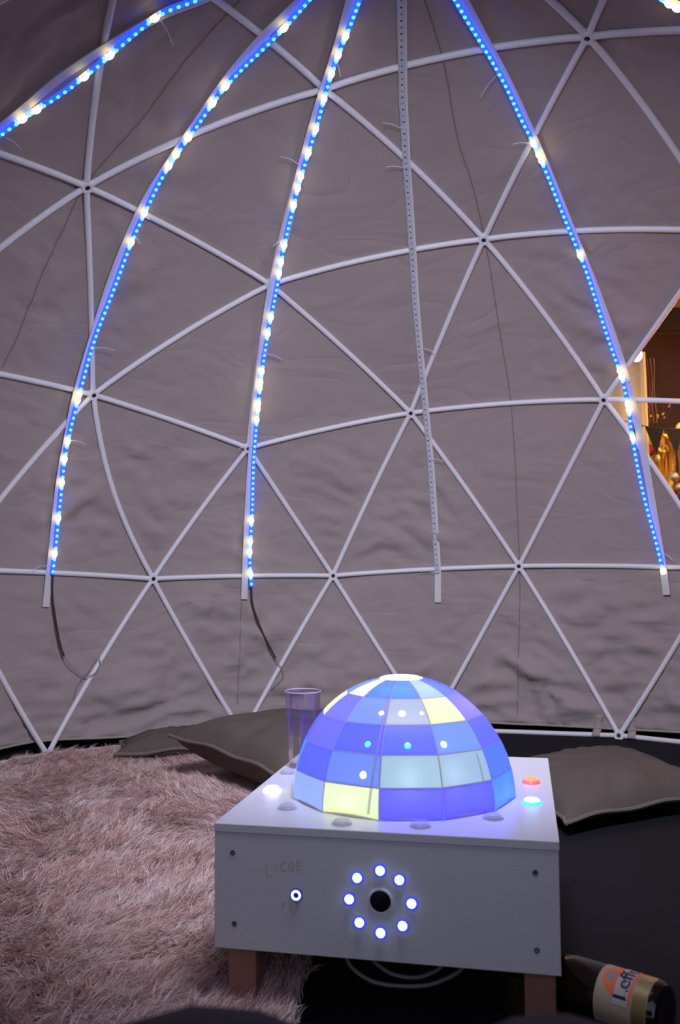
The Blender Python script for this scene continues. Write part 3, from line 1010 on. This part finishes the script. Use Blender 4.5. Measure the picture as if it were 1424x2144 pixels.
# mauve strips over the panels, painting the shade of the inner ribs
M_rib_shade = mat('rib_shade', (0.62, 0.50, 0.58), 0.6, alpha=0.34)
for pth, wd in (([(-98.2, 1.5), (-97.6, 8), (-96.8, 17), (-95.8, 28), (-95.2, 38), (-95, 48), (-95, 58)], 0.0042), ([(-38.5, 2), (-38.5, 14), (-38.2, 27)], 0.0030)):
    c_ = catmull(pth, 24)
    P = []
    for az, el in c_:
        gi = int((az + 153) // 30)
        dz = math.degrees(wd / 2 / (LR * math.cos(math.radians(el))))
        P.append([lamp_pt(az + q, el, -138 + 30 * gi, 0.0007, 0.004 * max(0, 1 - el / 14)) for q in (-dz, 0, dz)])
    o = MB().grid(np.array(P)).build('seam', M_rib_shade, lamp)  # no stitched seam here, only the ribs' shade as a strip
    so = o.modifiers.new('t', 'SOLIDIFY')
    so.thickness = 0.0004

# ------------------------------------------------------------------ plastic cup
cb = BFL + BB * 0.0385 + BA * 0.41
cup = thing('plastic_cup', 'tall clear plastic cup standing on the white box behind the lamp', 'cup', cb, None, BROT)
M_cup = bpy.data.materials.new('cup_plastic')
M_cup.use_nodes = True
nt = M_cup.node_tree
nt.nodes.remove(nt.nodes['Principled BSDF'])
tr_ = nt.nodes.new('ShaderNodeBsdfTransparent')
tr_.inputs['Color'].default_value = (0.93, 0.88, 0.93, 1)
gl = nt.nodes.new('ShaderNodeBsdfGlossy')
gl.inputs['Roughness'].default_value = 0.12
gl.inputs['Color'].default_value = (1.0, 0.86, 0.90, 1)
lw = nt.nodes.new('ShaderNodeLayerWeight')
lw.inputs['Blend'].default_value = 0.35
ad = nt.nodes.new('ShaderNodeMath')
ad.operation = 'MULTIPLY_ADD'
ad.inputs[1].default_value = 0.5
ad.inputs[2].default_value = 0.04
mx = nt.nodes.new('ShaderNodeMixShader')
nt.links.new(lw.outputs['Fresnel'], ad.inputs[0])
nt.links.new(ad.outputs[0], mx.inputs[0])
nt.links.new(tr_.outputs[0], mx.inputs[1])
nt.links.new(gl.outputs[0], mx.inputs[2])
nt.links.new(mx.outputs[0], nt.nodes['Material Output'].inputs['Surface'])
CHh = 0.1475
vs, prof = [], []
for z in np.linspace(0.002, CHh, 26):
    prof.append((0.0262 + (0.0355 - 0.0262) * (z / CHh) ** 0.8, z))
n_ = 48
mb = MB()
P = np.zeros((len(prof), n_ + 1, 3))
for i, (r_, z) in enumerate(prof):
    for k in range(n_ + 1):
        a = 2 * pi * k / n_
        rr = r_ + (0.0010 * math.cos(a * 12) * np.clip((0.075 - z) / 0.03, 0, 1))
        P[i, k] = (rr * math.cos(a), rr * math.sin(a), z)
mb.grid(P)
mb.build('wall', M_cup, cup)
MB().lathe([(0.026, 0.0005), (0.0264, 0.0035), (0.010, 0.004), (0.002, 0.004)], 30).build('base', M_cup, cup)
MB().tube([(0.0357 * math.cos(a), 0.0357 * math.sin(a), CHh) for a in np.linspace(0, 2 * pi, 49)], 0.0011, 8, cap=False).build('rim', mat('cup_rim', (0.75, 0.65, 0.72), 0.15, coat=1.0, alpha=0.8), cup)

# ------------------------------------------------------------------ shaggy rug
RP = np.array([(-1.25, .772), (-.586, .483), (-.388, .397), (.85, -.14), (1.25, .02), (1.60, .26), (1.75, .60), (1.60, .93), (1.1, 1.42), (.2, 1.75), (-.8, 1.6), (-1.4, 1.2)])


def inside(x, y):
    c = np.zeros(x.shape, bool)
    j = len(RP) - 1
    for i in range(len(RP)):
        xi, yi = RP[i]
        xj, yj = RP[j]
        c ^= ((yi > y) != (yj > y)) & (x < (xj - xi) * (y - yi) / (yj - yi + 1e-12) + xi)
        j = i
    return c


def rug_h(x, y):
    p = np.stack([x * 2.2, y * 2.2, np.zeros_like(x)], -1)
    far = np.clip((np.hypot(x, y) - 1.2) / 0.5, 0, 1)
    return ZF + 0.010 + 0.010 * (fbm(p, 5, 3) + 0.8) + 0.012 * far


rug = thing('shaggy_rug', 'pink beige shaggy rug with long tufts spread over the floor at left', 'rug', (0.4, 0.7, ZF))
ro = V3(0.4, 0.7, ZF)
n_ = len(RP)
mb = MB()
mb.add([(x - ro[0], y - ro[1], 0.008) for x, y in RP] + [(x - ro[0], y - ro[1], 0.0005) for x, y in RP],
       [tuple(range(n_))[::-1], tuple(range(n_, 2 * n_))] + [(i, (i + 1) % n_, n_ + (i + 1) % n_, n_ + i) for i in range(n_)])
mb.build('backing', M_rug, rug, smooth=False)


def pxs(X):
    d = X - CAM
    zz = d @ FWD
    return 712 + 1853.84 * (d @ RIGHT) / zz, 1072 - 1853.84 * (d @ UP) / zz, zz


NC = 34000
cx = rng.uniform(-1.4, 1.8, NC * 2)
cy = rng.uniform(-0.15, 1.75, NC * 2)
ok = inside(cx, cy)
cx, cy = cx[ok], cy[ok]
qx, qy, qz = pxs(np.stack([cx, cy, np.full_like(cx, ZF + .03)], 1))
vis = (qz > 0.15) & (qx > -260) & (qx < 1500) & (qy < 2420)
ok = vis | (rng.random(len(cx)) < 0.25)
cx, cy, qz = cx[ok], cy[ok], qz[ok]
SPC = 12
nc = len(cx)
cp = np.stack([cx * 1.5, cy * 1.5, np.zeros(nc)], 1)
ang = 2.4 + 1.9 * fbm(cp, 61, 2) + rng.normal(0, 0.75, nc)
lean = np.clip(0.85 + 0.45 * vnoise(cp * 3, 71) + rng.normal(0, 0.22, nc), 0.15, 1.6)
clen = 0.045 * np.clip(1 + 0.28 * vnoise(cp * 5, 81) + rng.normal(0, 0.16, nc), 0.5, 1.5)
tint = np.clip(0.5 + 0.30 * vnoise(cp * 7, 91) + rng.normal(0, 0.20, nc), 0, 1)
ns = nc * SPC
rep = lambda a: np.repeat(a, SPC)
ox, oy = rng.normal(0, 0.0075, ns), rng.normal(0, 0.0075, ns)
rx, ry = rep(cx) + ox, rep(cy) + oy
a_ = rep(ang) + rng.normal(0, 0.28, ns)
le = rep(lean) * rng.uniform(0.85, 1.15, ns)
ln = rep(clen) * rng.uniform(0.75, 1.15, ns)
z0 = rug_h(rx, ry)
dx, dy = np.cos(a_), np.sin(a_)
T_ = [0.0, 0.35, 0.70, 1.0]
C_ = []
for t in T_:
    hx = le * (t ** 1.6) * ln
    up = ln * (t - 0.42 * np.minimum(le, 1.3) * t * t)
    conv = 0.55 * t
    C_.append(np.stack([rx + dx * hx - ox * conv, ry + dy * hx - oy * conv, z0 - 0.008 + up], 1))
wa = rng.uniform(0, 2 * pi, ns)
width = 0.0009 * rng.uniform(0.8, 1.3, ns)
sx = np.stack([np.cos(wa), np.sin(wa), np.zeros(ns)], 1) * width[:, None]
VV = np.stack([C_[0] - sx, C_[0] + sx, C_[1] - sx, C_[1] + sx, C_[2] - sx * .8, C_[2] + sx * .8, C_[3]], 1) - ro
b_ = (np.arange(ns) * 7)[:, None]
quads = np.concatenate([b_ + np.array([[0, 1, 3, 2]]), b_ + np.array([[2, 3, 5, 4]])], 1).reshape(-1, 4)
tris = b_ + np.array([[4, 5, 6]])
me = bpy.data.meshes.new('pile')
me.vertices.add(ns * 7)
me.vertices.foreach_set('co', VV.reshape(-1).astype(np.float32))
me.loops.add(len(quads) * 4 + len(tris) * 3)
me.loops.foreach_set('vertex_index', np.concatenate([quads.reshape(-1), tris.reshape(-1)]).astype(np.int32))
me.polygons.add(len(quads) + len(tris))
me.polygons.foreach_set('loop_start', np.concatenate([np.arange(len(quads)) * 4, len(quads) * 4 + np.arange(len(tris)) * 3]).astype(np.int32))
me.update(calc_edges=True)
at = me.attributes.new('tint', 'FLOAT', 'POINT')
tv = np.repeat(np.clip(rep(tint) + rng.normal(0, 0.10, ns), 0, 1), 7).astype(np.float32)
at.data.foreach_set('value', tv)
M_pile = mat('rug_pile', (0.6, 0.45, 0.43), 0.9, spec=0.1, sheen=0.3)
nt = M_pile.node_tree
an = nt.nodes.new('ShaderNodeAttribute')
an.attribute_name = 'tint'
cr = nt.nodes.new('ShaderNodeValToRGB')
cr.color_ramp.elements[0].color = (0.74, 0.44, 0.41, 1)
cr.color_ramp.elements[1].color = (0.95, 0.77, 0.73, 1)
nt.links.new(an.outputs['Fac'], cr.inputs[0])
nt.links.new(cr.outputs[0], nt.nodes['Principled BSDF'].inputs['Base Color'])
me.materials.append(M_pile)
o = bpy.data.objects.new('pile', me)
col.objects.link(o)
o.parent = rug
o['kind'] = 'stuff'


# ------------------------------------------------------------------ cushions
def cushion(label, corners, thick, droop, seed, fold=0.0):
    """corners: four seam corners in order; a stuffed square cushion with a piped seam"""
    K = np.array(corners, float)
    cen = K.mean(0)
    cen_b = V3(cen[0], cen[1], K[:, 2].min())
    root = thing('cushion', label, 'cushion', tuple(cen_b), 'big beige floor cushions')
    n = 34
    top, bot = np.zeros((n, n, 3)), np.zeros((n, n, 3))
    nrm = np.cross(K[1] - K[0], K[3] - K[0])
    nrm /= np.linalg.norm(nrm)
    if nrm[2] < 0:
        nrm = -nrm
    u = np.linspace(-1, 1, n)
    uu, vv = np.meshgrid(u, u, indexing='ij')
    # sides curve inwards between pointed corners
    px_ = uu * (1 - 0.10 * (1 - vv ** 2))
    py_ = vv * (1 - 0.10 * (1 - uu ** 2))
    s_, t_ = (px_ + 1) / 2, (py_ + 1) / 2
    mid = ((1 - s_) * (1 - t_))[..., None] * K[0] + (s_ * (1 - t_))[..., None] * K[1] + (s_ * t_)[..., None] * K[2] + ((1 - s_) * t_)[..., None] * K[3]
    prof = ((1 - np.abs(uu) ** 3.2) * (1 - np.abs(vv) ** 3.2)) ** 0.50
    edge = np.minimum(1 - np.abs(uu), 1 - np.abs(vv))
    q = np.stack([uu * 2.4 + seed, vv * 2.4, np.full_like(uu, seed)], -1)
    wr = fbm(q, seed, 3)
    rad = np.stack([np.arctan2(vv, uu) * 3.2, np.hypot(uu, vv) * 1.2, np.full_like(uu, seed)], -1)
    wr2 = 1 - np.abs(fbm(rad, seed + 3, 2))
    hh = prof * thick
    top = mid + nrm * (hh * (1 + 0.10 * wr) + (0.010 * (wr2 - .6) * np.clip(edge * 3, 0, 1) * np.clip(1.2 - edge, 0, 1)))[..., None]
    bot = mid - nrm * (hh * droop)[..., None]
    mb = MB()
    mb.grid(top)
    mb.grid(bot, flip=True)
    body = mb.build('cover', M_cush, root, origin=None)
    v = np.array([p.co for p in body.data.vertices]) - cen_b
    body.data.vertices.foreach_set('co', v.reshape(-1))
    body.data.update()
    body.data.set_sharp_from_angle(angle=pi)
    ring = [mid[i, 0] for i in range(n)] + [mid[n - 1, j] for j in range(1, n)] + [mid[i, n - 1] for i in range(n - 2, -1, -1)] + [mid[0, j] for j in range(n - 2, -1, -1)]
    ring = np.array(ring) - cen_b
    ring[:, 2] += 0.004 * np.sin(np.arange(len(ring)) * 0.45 + seed)
    ring = np.vstack([ring[:-1], ring[:2]])
    MB().tube(ring, 0.0062, 7).build('piped_seam', M_piping, root)
    return root


cushion('large beige cushion resting on the rug, its pointed corner towards the left', [(1.13, .425, ZF + .165), (.52, .195, ZF + .125), (.74, -.43, ZF + .10), (1.36, -.19, ZF + .13)], 0.100, 1.05, 3)
cushion('beige cushion lying by the canvas wall, half hidden behind another cushion at left', [(1.45, .58, ZF + .055), (1.38, .08, ZF + .075), (1.66, .02, ZF + .075), (1.72, .54, ZF + .055)], 0.058, 0.6, 8)
cushion('beige cushion on the dark floor, right of the white box', [(.145, -.451, ZF + .040), (.20, -1.03, ZF + .050), (.78, -1.085, ZF + .060), (.72, -.53, ZF + .050)], 0.076, 0.5, 5)
# small dark thread on the right cushion is left to its cover's weave

# ------------------------------------------------------------------ bottle lying on the floor
BR = 0.0425
bbase = V3(-0.792, -0.016, ZF + BR + 0.001)
ax = V3(0.875, 0.484, 0)
ax /= np.linalg.norm(ax)
sd = np.cross(V3(0, 0, 1), ax)            # horizontal, across the bottle
if sd @ (CAM - bbase) < 0:
    sd = -sd
la = math.radians(24)
ydir = V3(0, 0, 1) * math.cos(la) + sd * math.sin(la)      # the label's middle looks this way
xdir = np.cross(ydir, ax)
bot = thing('beer_bottle', 'dark beer bottle with cream and orange label lying on the floor beside the box', 'bottle', tuple(bbase), None,
            Matrix((Vector(xdir), Vector(ydir), Vector(ax))).transposed())
M_glass = mat('dark_glass', (0.010, 0.006, 0.005), 0.12, coat=0.6)
prof = [(0.012, 0.004), (0.030, 0.0), (0.038, 0.002), (BR, 0.009), (BR, 0.140), (0.0405, 0.155), (0.034, 0.172), (0.024, 0.190), (0.0180, 0.208), (0.0155, 0.235), (0.0148, 0.270), (0.0170, 0.273), (0.0170, 0.284), (0.0135, 0.288)]
MB().lathe(prof, 36).build('body', M_glass, bot)
MB().lathe([(0.0152, 0.262), (0.0178, 0.2635), (0.0178, 0.289), (0.012, 0.2915)], 24).build('neck_foil', mat('neck_foil', (0.45, 0.12, 0.05), 0.4, metallic=0.5), bot, label='reddish foil on the neck')


def wrap(u, v, lift):
    a = u / BR
    r = BR + lift
    v = 0.0125 + (v - 0.030) * 0.81
    return (r * math.sin(a), r * math.cos(a), v)


def patch(name, u0, u1, v0, v1, lift, m_, parent, vtop=None):
    nu, nv = 24, 6
    P = np.zeros((nv, nu, 3))
    for i in range(nv):
        for j in range(nu):
            u = u0 + (u1 - u0) * j / (nu - 1)
            top_ = v1 if vtop is None else vtop(u)
            P[i, j] = wrap(u, v0 + (top_ - v0) * i / (nv - 1), lift)
    mb = MB().grid(P)
    return mb.build(name, m_, parent)


M_lab = mat('label_paper', (0.42, 0.33, 0.24), 0.6, vary=0.06, vscale=60)
M_gold = mat('label_gold', (0.40, 0.30, 0.15), 0.4, metallic=0.7)
M_or = mat('label_orange', (0.80, 0.16, 0.05), 0.5)
M_gr = mat('label_grey', (0.28, 0.25, 0.28), 0.6)
M_ink = mat('label_ink', (0.010, 0.010, 0.035), 0.5)
M_wh = mat('label_white', (0.46, 0.42, 0.44), 0.6)
lab = patch('label', -0.068, 0.068, 0.030, 0.126, 0.0004, M_lab, bot)
patch('gold_band', -0.068, 0.068, 0.031, 0.056, 0.0007, M_gold, lab)
arch = lambda u: 0.0600 + 0.058 * math.sqrt(max(0.0, 1 - (u / 0.0335) ** 2))
patch('orange_arch', -0.0333, 0.0333, 0.0585, 0.12, 0.0007, M_or, lab, arch)
patch('emblem_window', -0.010, 0.010, 0.096, 0.113, 0.0010, M_gr, lab, lambda u: 0.098 + 0.014 * math.sqrt(max(0.0, 1 - (u / 0.0102) ** 2)))
patch('name_band', -0.037, 0.037, 0.064, 0.0905, 0.0010, M_wh, lab)
cu = bpy.data.curves.new('name_text', 'FONT')
cu.body = 'Leffe'
cu.size = 0.034
cu.align_x = 'CENTER'
cu.offset = 0.0007
cu.resolution_u = 3
to = bpy.data.objects.new('tmp_text', cu)
col.objects.link(to)
bpy.context.view_layer.update()
tme = bpy.data.meshes.new_from_object(to.evaluated_get(bpy.context.evaluated_depsgraph_get()))
col.objects.unlink(to)
bpy.data.objects.remove(to)
tv = [p.co.copy() for p in tme.vertices]
mb = MB()
# seen from outside, letters run right to left in label x, so mirror
mb.add([wrap(-p.x * 0.92, 0.0665 + p.y, 0.0013) for p in tv], [tuple(f.vertices)[::-1] for f in tme.polygons])
mb.build('lettering', M_ink, lab, smooth=False)
bpy.data.meshes.remove(tme)

# ------------------------------------------------------------------ the photographer's knees at the bottom edge
me = bpy.data.meshes.new('person')
J = [(-1.86, .80, -.10), (-1.80, .885, -.09), (-1.334, .698, .004), (-1.47, .80, -.19), (-1.55, .85, -.325), (-1.42, .81, -.335),
     (-1.88, .70, -.09), (-1.383, .522, .012), (-1.53, .60, -.19), (-1.61, .64, -.325), (-1.48, .60, -.335)]
Ee = [(0, 1), (1, 2), (2, 3), (3, 4), (4, 5), (0, 6), (6, 7), (7, 8), (8, 9), (9, 10)]
Rr = [.11, .10, .115, .066, .045, .035, .10, .086, .060, .045, .035]
me.from_pydata([(a + 1.7, b - .75, c - ZF) for a, b, c in J], Ee, [])
pe = bpy.data.objects.new('person', me)
pe.location = (-1.7, .75, ZF)
col.objects.link(pe)
sk = pe.modifiers.new('skin', 'SKIN')
sk.use_smooth_shade = True
for i, r_ in enumerate(Rr):
    me.skin_vertices[0].data[i].radius = (r_, r_)
me.skin_vertices[0].data[0].use_root = True
ss = pe.modifiers.new('sub', 'SUBSURF')
ss.levels = 2
ss.render_levels = 2
me.materials.append(M_dark)
tag(pe, 'person in dark trousers crouching, only two knees showing at the bottom edge', 'person')

# ------------------------------------------------------------------ outside the open window
OX = RIGHT * V3(1, 1, 0)
OX /= np.linalg.norm(OX)
OY = V3(-OX[1], OX[0], 0)
if OY @ FWD < 0:
    OY = -OY
O0 = V3(CAM[0], CAM[1], 0)


def out(x, d, z):
    return O0 + OX * x + OY * d + V3(0, 0, z)


OROT = Matrix((Vector(OX), Vector(OY), Vector((0, 0, 1)))).transposed()
OM = Matrix.Translation(Vector(O0)) @ OROT.to_4x4()
ob = lambda lo, hi, mb=None: (mb or MB()).box(lo, hi, 0, OM)
o = ob((1.2, 7.0, ZF), (5.0, 7.1, 3.0)).build('wall_outside', mat('brown_wall', (0.10, 0.045, 0.025), 0.8, vary=0.4, vscale=4), smooth=False)
tag(o, 'dark brown wall outside the window', None, None, 'structure')
o = ob((1.2, 4.9, 2.32), (5.0, 7.1, 2.36)).build('ceiling', mat('ceiling_dark', (0.035, 0.016, 0.010), 0.8), smooth=False)
tag(o, 'dark wooden ceiling outside the window', None, None, 'structure')
M_plank = mat('plank', (0.30, 0.13, 0.06), 0.7, vary=0.35, vscale=7)
for i in range(9):
    y0 = 5.05 + i * 0.22
    ob((1.5, y0, 2.285), (4.5, y0 + 0.20, 2.32)).build('plank', M_plank, o, smooth=False)
M_beam = mat('dark_beam', (0.02, 0.012, 0.010), 0.8)
for y0, z0, h in ((5.25, 2.02, .07), (6.3, 2.12, .16)):
    ob((1.5, y0, z0), (4.5, y0 + 0.07, z0 + h)).build('beam', M_beam, o, smooth=False)

# pale canvas screen
t = thing('canvas_screen', 'pale canvas screen outside the window below the light bulb', 'screen', tuple(out(1.74, 5.2, ZF)), None, OROT)
mb = MB()
P = np.zeros((2, 14, 3))
pts = [(x, 0.018 * math.sin(x * 40)) for x in np.linspace(-0.14, 0.085, 14)]
for j, (x, y) in enumerate(pts):
    P[0, j] = (x, y, 0.02)
    P[1, j] = (x, y, 1.98)
mb.grid(P)
s_ = mb.build('cloth', mat('pale_canvas', (0.55, 0.45, 0.30), 0.9, vary=0.1, vscale=8), t)
q_ = s_.modifiers.new('t', 'SOLIDIFY')
q_.thickness = 0.003
MB().tube([(0.094, 0, 0), (0.094, 0, 2.02)], 0.011, 8).build('pole', mat('screen_pole', (0.70, 0.55, 0.30), 0.5), t)
MB().tube([(-0.15, 0, 0), (-0.15, 0, 2.02)], 0.011, 8).build('pole', bpy.data.materials['screen_pole'], t)
MB().tube([(-0.15, 0, 1.985), (0.094, 0, 1.985)], 0.010, 8).build('rail', bpy.data.materials['screen_pole'], t)

# light bulb
bp = out(1.482, 4.3, 1.424)
t = thing('light_bulb', 'glowing warm light bulb seen through the open window', 'bulb', tuple(bp))
MB().lathe([(0.004, -0.043), (0.016, -0.038), (0.0255, -0.022), (0.0275, -0.006), (0.0245, 0.010), (0.016, 0.028), (0.0125, 0.036)], 20).build('glass', mat('bulb_glow', (1, .9, .6), .3, emit=(1.0, 0.72, 0.24), estr=9.0), t)
MB().lathe([(0.0135, 0.036), (0.0145, 0.040), (0.0145, 0.062), (0.006, 0.070)], 14).build('socket', M_chip, t)
MB().tube(catmull([(0, 0, 0.068), (0.02, 0.02, 0.25), (0.10, 0.15, 0.50), (0.30, 0.72, 0.875)], 24), 0.004, 6).build('cord', M_chip, t)
point('bulb_light', tuple(out(1.482, 4.24, 1.36)), 4.0, (1.0, 0.60, 0.20), 0.03)
point('foil_fill', tuple(out(2.15, 4.55, 1.35)), 26.0, (1.0, 0.52, 0.14), 0.06)  # unseen warm fill, added so the foil has light to reflect

point('plank_fill', tuple(out(2.6, 5.9, 1.65)), 14.0, (1.0, 0.50, 0.16), 0.08)  # another added fill without a fixture, brightens the ceiling planks

# gold foil fringe curtain
t = thing('foil_curtain', 'shimmering gold foil fringe curtain outside the window', 'curtain', tuple(out(2.2, 5.35, 0.35)), None, OROT)
M_foil = mat('gold_foil', (0.95, 0.52, 0.08), 0.38, metallic=0.75, bump=0.8, bscale=60)
r2 = np.random.default_rng(3)
for i in range(84):
    x = -0.30 + i * 0.0083 + r2.normal(0, 0.003)
    zt = 0.87
    ln_ = zt - abs(r2.normal(0, 0.05))
    ph = r2.uniform(0, 6)
    P = np.zeros((9, 2, 3))
    for k in range(9):
        z = zt - ln_ * k / 8
        tw = 0.75 * math.sin(ph) + 0.7 * math.sin(k * 0.8 + ph)
        xx, yy = x + 0.006 * math.sin(k * 0.9 + ph), 0.02 * math.sin(k * 0.7 + ph * 2)
        dx_, dy_ = 0.0085 * math.cos(tw), 0.0085 * math.sin(tw)
        P[k, 0] = (xx - dx_, yy - dy_, z)
        P[k, 1] = (xx + dx_, yy + dy_, z)
    o = MB().grid(P).build('foil_strip', M_foil, t)
MB().tube([(-0.33, 0, 0.872), (0.42, 0, 0.872)], 0.008, 6).build('rod', M_brown, t)

# tinsel strands above
t = thing('tinsel_curtain', 'thin red and gold tinsel strands hanging beside the pale screen', 'curtain', tuple(out(1.85, 5.28, 1.25)), None, OROT)
M_tin = mat('red_foil', (0.70, 0.10, 0.05), 0.3, metallic=0.8)
M_tin2 = mat('copper_foil', (0.85, 0.42, 0.14), 0.3, metallic=0.9)
for i in range(7):
    x = -0.030 + i * 0.017
    ph = r2.uniform(0, 6)
    P = [(x + 0.003 * math.sin(k + ph), 0.005 * math.cos(k * 1.3 + ph), 0.40 - 0.40 * k / 7) for k in range(8)]
    MB().tube(P, 0.0020, 5).build('strand', M_tin if i % 3 == 1 else M_tin2, t)

# bunting
t = thing('bunting', 'string of dark triangular flags across the open window', 'bunting', tuple(out(1.6, 4.8, 1.17)), None, OROT)
M_flag = mat('dark_flag', (0.004, 0.004, 0.004), 0.9)
sag = lambda x: -0.10 * x - 0.02 * math.sin(x * 9)
MB().tube([(x, 0, sag(x)) for x in np.linspace(-0.25, 0.75, 30)], 0.0022, 5).build('string', M_chip, t)
for x, w_, h_ in ((-0.09, .085, .115), (0.035, .075, .085), (0.135, .105, .15), (0.245, .11, .14), (0.36, .10, .13), (0.47, .10, .13)):
    mb = MB()
    vs = [(x - w_ / 2, 0, sag(x - w_ / 2)), (x + w_ / 2, 0, sag(x + w_ / 2)), (x + 0.01, 0.012, sag(x) - h_), (x, 0.006, sag(x) - h_ * 0.4)]
    mb.add(vs, [(0, 1, 3), (1, 2, 3), (2, 0, 3)])
    f_ = mb.build('flag', M_flag, t, smooth=False)
    q_ = f_.modifiers.new('t', 'SOLIDIFY')
    q_.thickness = 0.0015

# gold petal garland
t = thing('gold_garland', 'bright gold garland of curled petals above the foil curtain', 'garland', tuple(out(1.93, 5.02, 1.05)), None, OROT)
M_petal = mat('gold_petal', (1.0, 0.62, 0.10), 0.4, metallic=0.5, emit=None)
pp = None
for i in range(34):
    u = i / 33
    p = (-0.10 + 0.42 * u + r2.normal(0, .012), r2.normal(0, .02), 0.05 + 0.10 * math.sin(u * 5.2 - 0.9) + r2.normal(0, .018))
    mw = Matrix.Translation(Vector(p)) @ Quaternion((r2.normal(), r2.normal(), r2.normal(), r2.normal())).normalized().to_matrix().to_4x4()
    if pp is None:
        pp = MB().lathe([(0.001, -0.030), (0.011, -0.018), (0.015, 0.0), (0.010, 0.018), (0.001, 0.028)], 10).build('petal', M_petal, t)
        pp.matrix_local = mw
    else:
        dup(pp, 'petal', t, mw)
# balloons and ornaments
M_red = mat('red_gloss', (0.70, 0.02, 0.03), 0.3)
M_pg = mat('pale_gold', (0.90, 0.70, 0.40), 0.25, metallic=0.6)
M_dk = mat('dark_gloss', (0.02, 0.012, 0.012), 0.4)


def ball(name, label, cat, x, d, z, r_, m_, group=None):
    t = thing(name, label, cat, tuple(out(x, d, z)), group, OROT)
    n = 12
    MB().lathe([(max(0.001, r_ * math.sin(pi * k / n)), -r_ * math.cos(pi * k / n) * 1.08) for k in range(n + 1)], 20).build('skin', m_, t)
    MB().lathe([(0.004, r_ * 1.06), (0.007, r_ * 1.11), (0.003, r_ * 1.16)], 8).build('knot', m_, t)
    return t


ball('balloon', 'small red balloon behind the dark flags outside the window', 'balloon', 1.86, 5.22, 1.075, 0.030, M_red)
ball('bauble', 'pale gold bauble in front of the foil curtain, upper of two', 'bauble', 1.93, 5.05, 0.895, 0.026, M_pg, 'pale gold baubles')
ball('bauble', 'pale gold bauble in front of the foil curtain, lower of two', 'bauble', 1.955, 5.05, 0.835, 0.023, M_pg, 'pale gold baubles')
ball('balloon', 'dark round balloon low in the open window', 'balloon', 1.93, 5.06, 0.772, 0.033, M_dk)
# string of tiny gold lights
t = thing('sequin_cluster', 'cluster of gold sequins glinting in the upper part of the open window', 'ornament', tuple(out(1.95, 5.4, 1.36)), None, OROT)
M_seq = mat('gold_sequin', (1.0, 0.6, 0.15), 0.35, metallic=0.6)
for i in range(26):
    a_ = r2.uniform(0, 6.28)
    p = (0.085 * math.cos(a_) * r2.uniform(.5, 1) + .02, r2.normal(0, .02), 0.055 * math.sin(a_) + r2.normal(0, .012))
    o = MB().lathe([(0.001, -0.0015), (0.0075, 0), (0.001, 0.0025)], 8).build('sequin', M_seq, t)
    o.matrix_local = Matrix.Translation(Vector(p)) @ Quaternion((r2.normal(), r2.normal(), r2.normal(), r2.normal())).normalized().to_matrix().to_4x4()
MB().tube(catmull([(-0.10, .03, .04), (0, .03, .10), (.12, .03, .03), (.06, .03, -.07), (-.07, .03, -.05), (-.10, .03, .04), (-.06, .05, .3), (-.05, .06, .93)], 60), 0.003, 5).build('wire', M_brown, t)
# red drape
t = thing('red_drape', 'red cloth drape at the right edge of the open window', 'drape', tuple(out(2.22, 5.2, 0.4)), None, OROT)
P = np.zeros((10, 20, 3))
for i in range(10):
    for j in range(20):
        P[i, j] = (-0.17 + 0.02 * j, 0.025 * math.sin(j * 1.1 + i * 0.15), 0.72 * i / 9 + 0.02 * math.sin(j * .5))
s_ = MB().grid(P).build('cloth', mat('red_cloth', (0.55, 0.015, 0.02), 0.8), t)
q_ = s_.modifiers.new('t', 'SOLIDIFY')
q_.thickness = 0.003
MB().tube([(-0.19, 0, 0.74), (0.24, 0, 0.74)], 0.008, 6).build('rod', M_brown, t)
